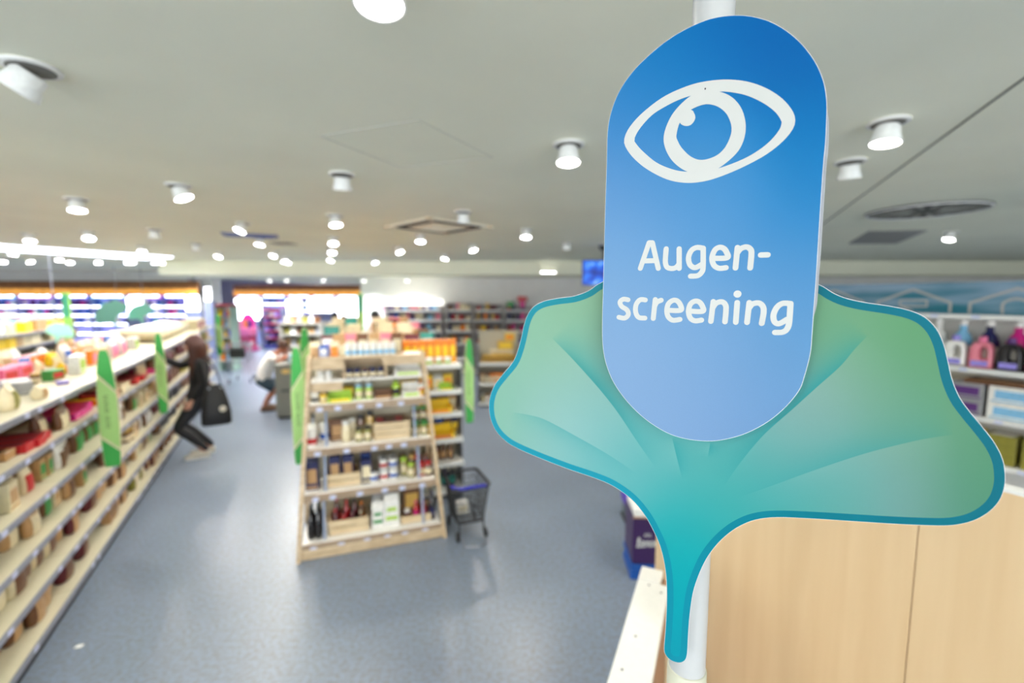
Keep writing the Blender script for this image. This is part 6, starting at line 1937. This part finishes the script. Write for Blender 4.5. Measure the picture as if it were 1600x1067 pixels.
# man bending over at the grey cabinet: faces +x
mp_ = at_z(417, 640, 0)
man = thing('person', 'man in white T-shirt and dark shorts bending over beside the grey cabinet', 'person', (mp_.x, mp_.y, 0), math.radians(20))
N = {}; Ed = []
N['pelvis'] = (V3((-.03, 0, .62)), (.15, .13)); N['waist'] = (V3((.02, 0, .78)), (.14, .115)); N['chest'] = (V3((.10, 0, .93)), (.15, .12)); N['uchest'] = (V3((.16, 0, 1.03)), (.14, .10))
N['neck'] = (V3((.225, 0, 1.11)), .06); N['neck2'] = (V3((.26, 0, 1.14)), .056)
Ed += [('pelvis', 'waist'), ('waist', 'chest'), ('chest', 'uchest'), ('uchest', 'neck'), ('neck', 'neck2')]
for sd, sy in (('l', 1), ('r', -1)):
    N[sd + 'hip'] = (V3((-.02, sy * .095, .58)), .10); N[sd + 'thigh'] = (V3((.08, sy * .11, .50)), .085); N[sd + 'knee'] = (V3((.18, sy * .12, .42)), .064)
    N[sd + 'calf'] = (V3((.08, sy * .12, .29)), .06); N[sd + 'ankle'] = (V3((-.03, sy * .12, .10)), .042); N[sd + 'heel'] = (V3((-.04, sy * .12, .04)), .04); N[sd + 'toe'] = (V3((.10, sy * .125, .03)), (.042, .028))
    Ed += [('pelvis', sd + 'hip'), (sd + 'hip', sd + 'thigh'), (sd + 'thigh', sd + 'knee'), (sd + 'knee', sd + 'calf'), (sd + 'calf', sd + 'ankle'), (sd + 'ankle', sd + 'heel'), (sd + 'heel', sd + 'toe')]
    a, b_, c = (.16, sy * .20, 1.02), (.27, sy * .25, .97), (.44, sy * .14, 1.045)
    N[sd + 'shoulder'] = (V3(a), .068); N[sd + 'upper'] = (V3(a).lerp(V3(b_), .5), .054); N[sd + 'elbow'] = (V3(b_), .043); N[sd + 'fore'] = (V3(b_).lerp(V3(c), .35), .043); N[sd + 'wrist'] = (V3(c), .029)
    Ed += [('uchest', sd + 'shoulder'), (sd + 'shoulder', sd + 'upper'), (sd + 'upper', sd + 'elbow'), (sd + 'elbow', sd + 'fore'), (sd + 'fore', sd + 'wrist')]
    hand_nodes(N, Ed, sd, V3(c), V3(c) - V3(b_), V3((0, -sy, -.4)), .6, 1.08, sy)
HC = V3((.335, 0, 1.20)); HF = V3((1, 0, -.75)); HU = V3((.75, 0, 1))
head_nodes(N, Ed, 'neck2', HC, HF, HU, .12)
slim(N, [q for q in COVER if q[1:] not in ('knee', 'calf')])
skin_mesh('body', N, Ed, 'pelvis', M_skin2, man)
M_hb = mat('hair_brown', (74, 46, 34), .6, var=.2)
face(man, HC, HF, HU, .12, M_skin2, M_hb, False)
fu = HU.normalized()
blob_hair('hair', [(HC + fu * .045 - HF.normalized() * .03, .112, (.98, .9, .98))], M_hb, man)
sl = []
for sd in 'lr':
    a, e = N[sd + 'shoulder'][0], N[sd + 'elbow'][0]
    sl.append([(a.lerp(N['uchest'][0], .5), .085, .08), (a, .08, .078), (a.lerp(e, .4), .074, .074), (a.lerp(e, .72), .07, .07)])
garment('t_shirt', [torso(N, (.185, .125, .19, .135, .175, .135, .18, .145), .075, .06)] + sl, mat('tshirt_white', (232, 230, 226), .8, var=.04), man)
lg = [[(N['pelvis'][0] + V3((.02, 0, .06)), .16, .135), (N['pelvis'][0], .175, .15), (N['pelvis'][0] + V3((.0, 0, -.08)), .15, .13), (N['pelvis'][0] + V3((.01, 0, -.12)), .09, .08)]]
for sd in 'lr':
    lg.append([(N[sd + 'hip'][0] + V3((0, 0, .03)), .1, .11), (N[sd + 'hip'][0], .11, .12), (N[sd + 'thigh'][0], .105, .105), (N[sd + 'thigh'][0].lerp(N[sd + 'knee'][0], .85), .1, .098)])
garment('shorts', lg, mat('shorts_slate', (46, 66, 80), .8), man)
for sd in 'lr': shoe(man, N[sd + 'heel'][0] + V3((.01, 0, 0)), N[sd + 'toe'][0], mat('shoe_brown', (104, 74, 50), .6), M_dark)

# distant customers: standing, mostly hidden by the racks
def customer(px, py_top, y, label, top_c, leg_c, hair_c, rz, long_hair, female=True):
    top_p = at_y(px, py_top, y)
    k = top_p.z / 1.70
    p = thing('person', label, 'person', (top_p.x, y, 0), rz)
    p.scale = (k, k, k)
    N = {}; Ed = []
    N['pelvis'] = (V3((0, 0, .92)), (.14, .11)); N['waist'] = (V3((0, 0, 1.06)), (.118, .09)); N['chest'] = (V3((0, 0, 1.22)), (.13, .10)); N['uchest'] = (V3((-.01, 0, 1.34)), (.12, .088)); N['neck'] = (V3((0, 0, 1.44)), .05); N['neck2'] = (V3((.015, 0, 1.475)), .048)
    Ed += [('pelvis', 'waist'), ('waist', 'chest'), ('chest', 'uchest'), ('uchest', 'neck'), ('neck', 'neck2')]
    for sd, sy in (('l', 1), ('r', -1)):
        N[sd + 'hip'] = (V3((0, sy * .085, .86)), .09); N[sd + 'knee'] = (V3((.02, sy * .09, .48)), .058); N[sd + 'calf'] = (V3((-.005, sy * .09, .36)), .056); N[sd + 'ankle'] = (V3((-.01, sy * .09, .09)), .038); N[sd + 'heel'] = (V3((-.03, sy * .09, .04)), .034); N[sd + 'toe'] = (V3((.12, sy * .10, .03)), (.036, .026))
        a, b_, c = (0, sy * .175, 1.36), (-.02, sy * .22, 1.1), (.1, sy * .2, .88)
        N[sd + 'shoulder'] = (V3(a), .06); N[sd + 'elbow'] = (V3(b_), .04); N[sd + 'wrist'] = (V3(c), .026)
        Ed += [('pelvis', sd + 'hip'), (sd + 'hip', sd + 'knee'), (sd + 'knee', sd + 'calf'), (sd + 'calf', sd + 'ankle'), (sd + 'ankle', sd + 'heel'), (sd + 'heel', sd + 'toe'), ('uchest', sd + 'shoulder'), (sd + 'shoulder', sd + 'elbow'), (sd + 'elbow', sd + 'wrist')]
        hand_nodes(N, Ed, sd, V3(c), V3(c) - V3(b_), V3((0, -sy, 0)), .5, 1.0, sy)
    hc = V3((.03, 0, 1.585)); f = V3((1, 0, -.1)); u = V3((.1, 0, 1))
    head_nodes(N, Ed, 'neck2', hc, f, u, .112)
    slim(N, [q for q in COVER if q in N])
    skin_mesh('body', N, Ed, 'pelvis', M_skin, p, 1)
    face(p, hc, f, u, .112, M_skin, hair_c, long_hair)
    sl = []; lg = [[(N['pelvis'][0] + V3((0, 0, .06)), .145, .115), (N['pelvis'][0], .16, .128), (N['pelvis'][0] + V3((0, 0, -.1)), .13, .1)]]
    for sd in 'lr':
        a, e, w_ = N[sd + 'shoulder'][0], N[sd + 'elbow'][0], N[sd + 'wrist'][0]
        sl.append([(a.lerp(N['uchest'][0], .45), .08, .075), (a, .07, .07), (a.lerp(e, .5), .06, .06), (e, .052, .052), (e.lerp(w_, .88), .04, .04)])
        lg.append([(N[sd + 'hip'][0], .095, .105), (N[sd + 'hip'][0].lerp(N[sd + 'knee'][0], .5), .085, .09), (N[sd + 'knee'][0], .066, .07), (N[sd + 'calf'][0], .062, .066), (N[sd + 'ankle'][0] + V3((0, 0, .0)), .05, .052)])
    garment('jumper', [torso(N, (.17, .115, .17, .125, .15, .115, .165, .13), .064, .06)] + sl, top_c, p)
    garment('trousers', lg, leg_c, p)
    hb = [(hc + V3((-.022, 0, .03)), .118, (1.0, .92, .98))]
    if long_hair: hb += [(hc + V3((-.07, 0, -.1)), .09, (.8, 1.05, 1.6))]
    blob_hair('hair', hb, hair_c, p)
    for sd in 'lr': shoe(p, N[sd + 'heel'][0], N[sd + 'toe'][0], M_dark, M_black)
M_hk = mat('hair_black', (18, 16, 16), .5)
customer(413, 484, 19.6, 'person in black standing left of the blue-grey rack far down the aisle', M_blk, M_leg, M_hk, math.radians(150), True)
customer(523, 488, 13.9, 'dark-haired person in white seen over the heaped snack bags', mat('tshirt_white', (232, 230, 226), .8), M_leg, M_hk, math.radians(-20), True)
customer(537, 493, 14.6, 'brown-haired person mostly hidden behind the snack bags', mat('jumper_tan', (190, 150, 110), .8), M_leg, M_hb, math.radians(200), False)
customer(586, 486, 11.7, 'black-haired person in pale top behind the right of the snack heap', mat('jumper_pale', (226, 220, 210), .8), M_leg, M_hk, math.radians(160), False)
c = at_z(123, 1010, 0)
tag(MB().prism([(-.02, -.012), (.018, -.016), (.024, .01), (-.012, .016)], .0008, .003).build('paper_scrap', M_white, None, False, (c.x, c.y, 0), .4), 'small white scrap of paper on the floor beside the left rack', 'scrap')
finish_labels()
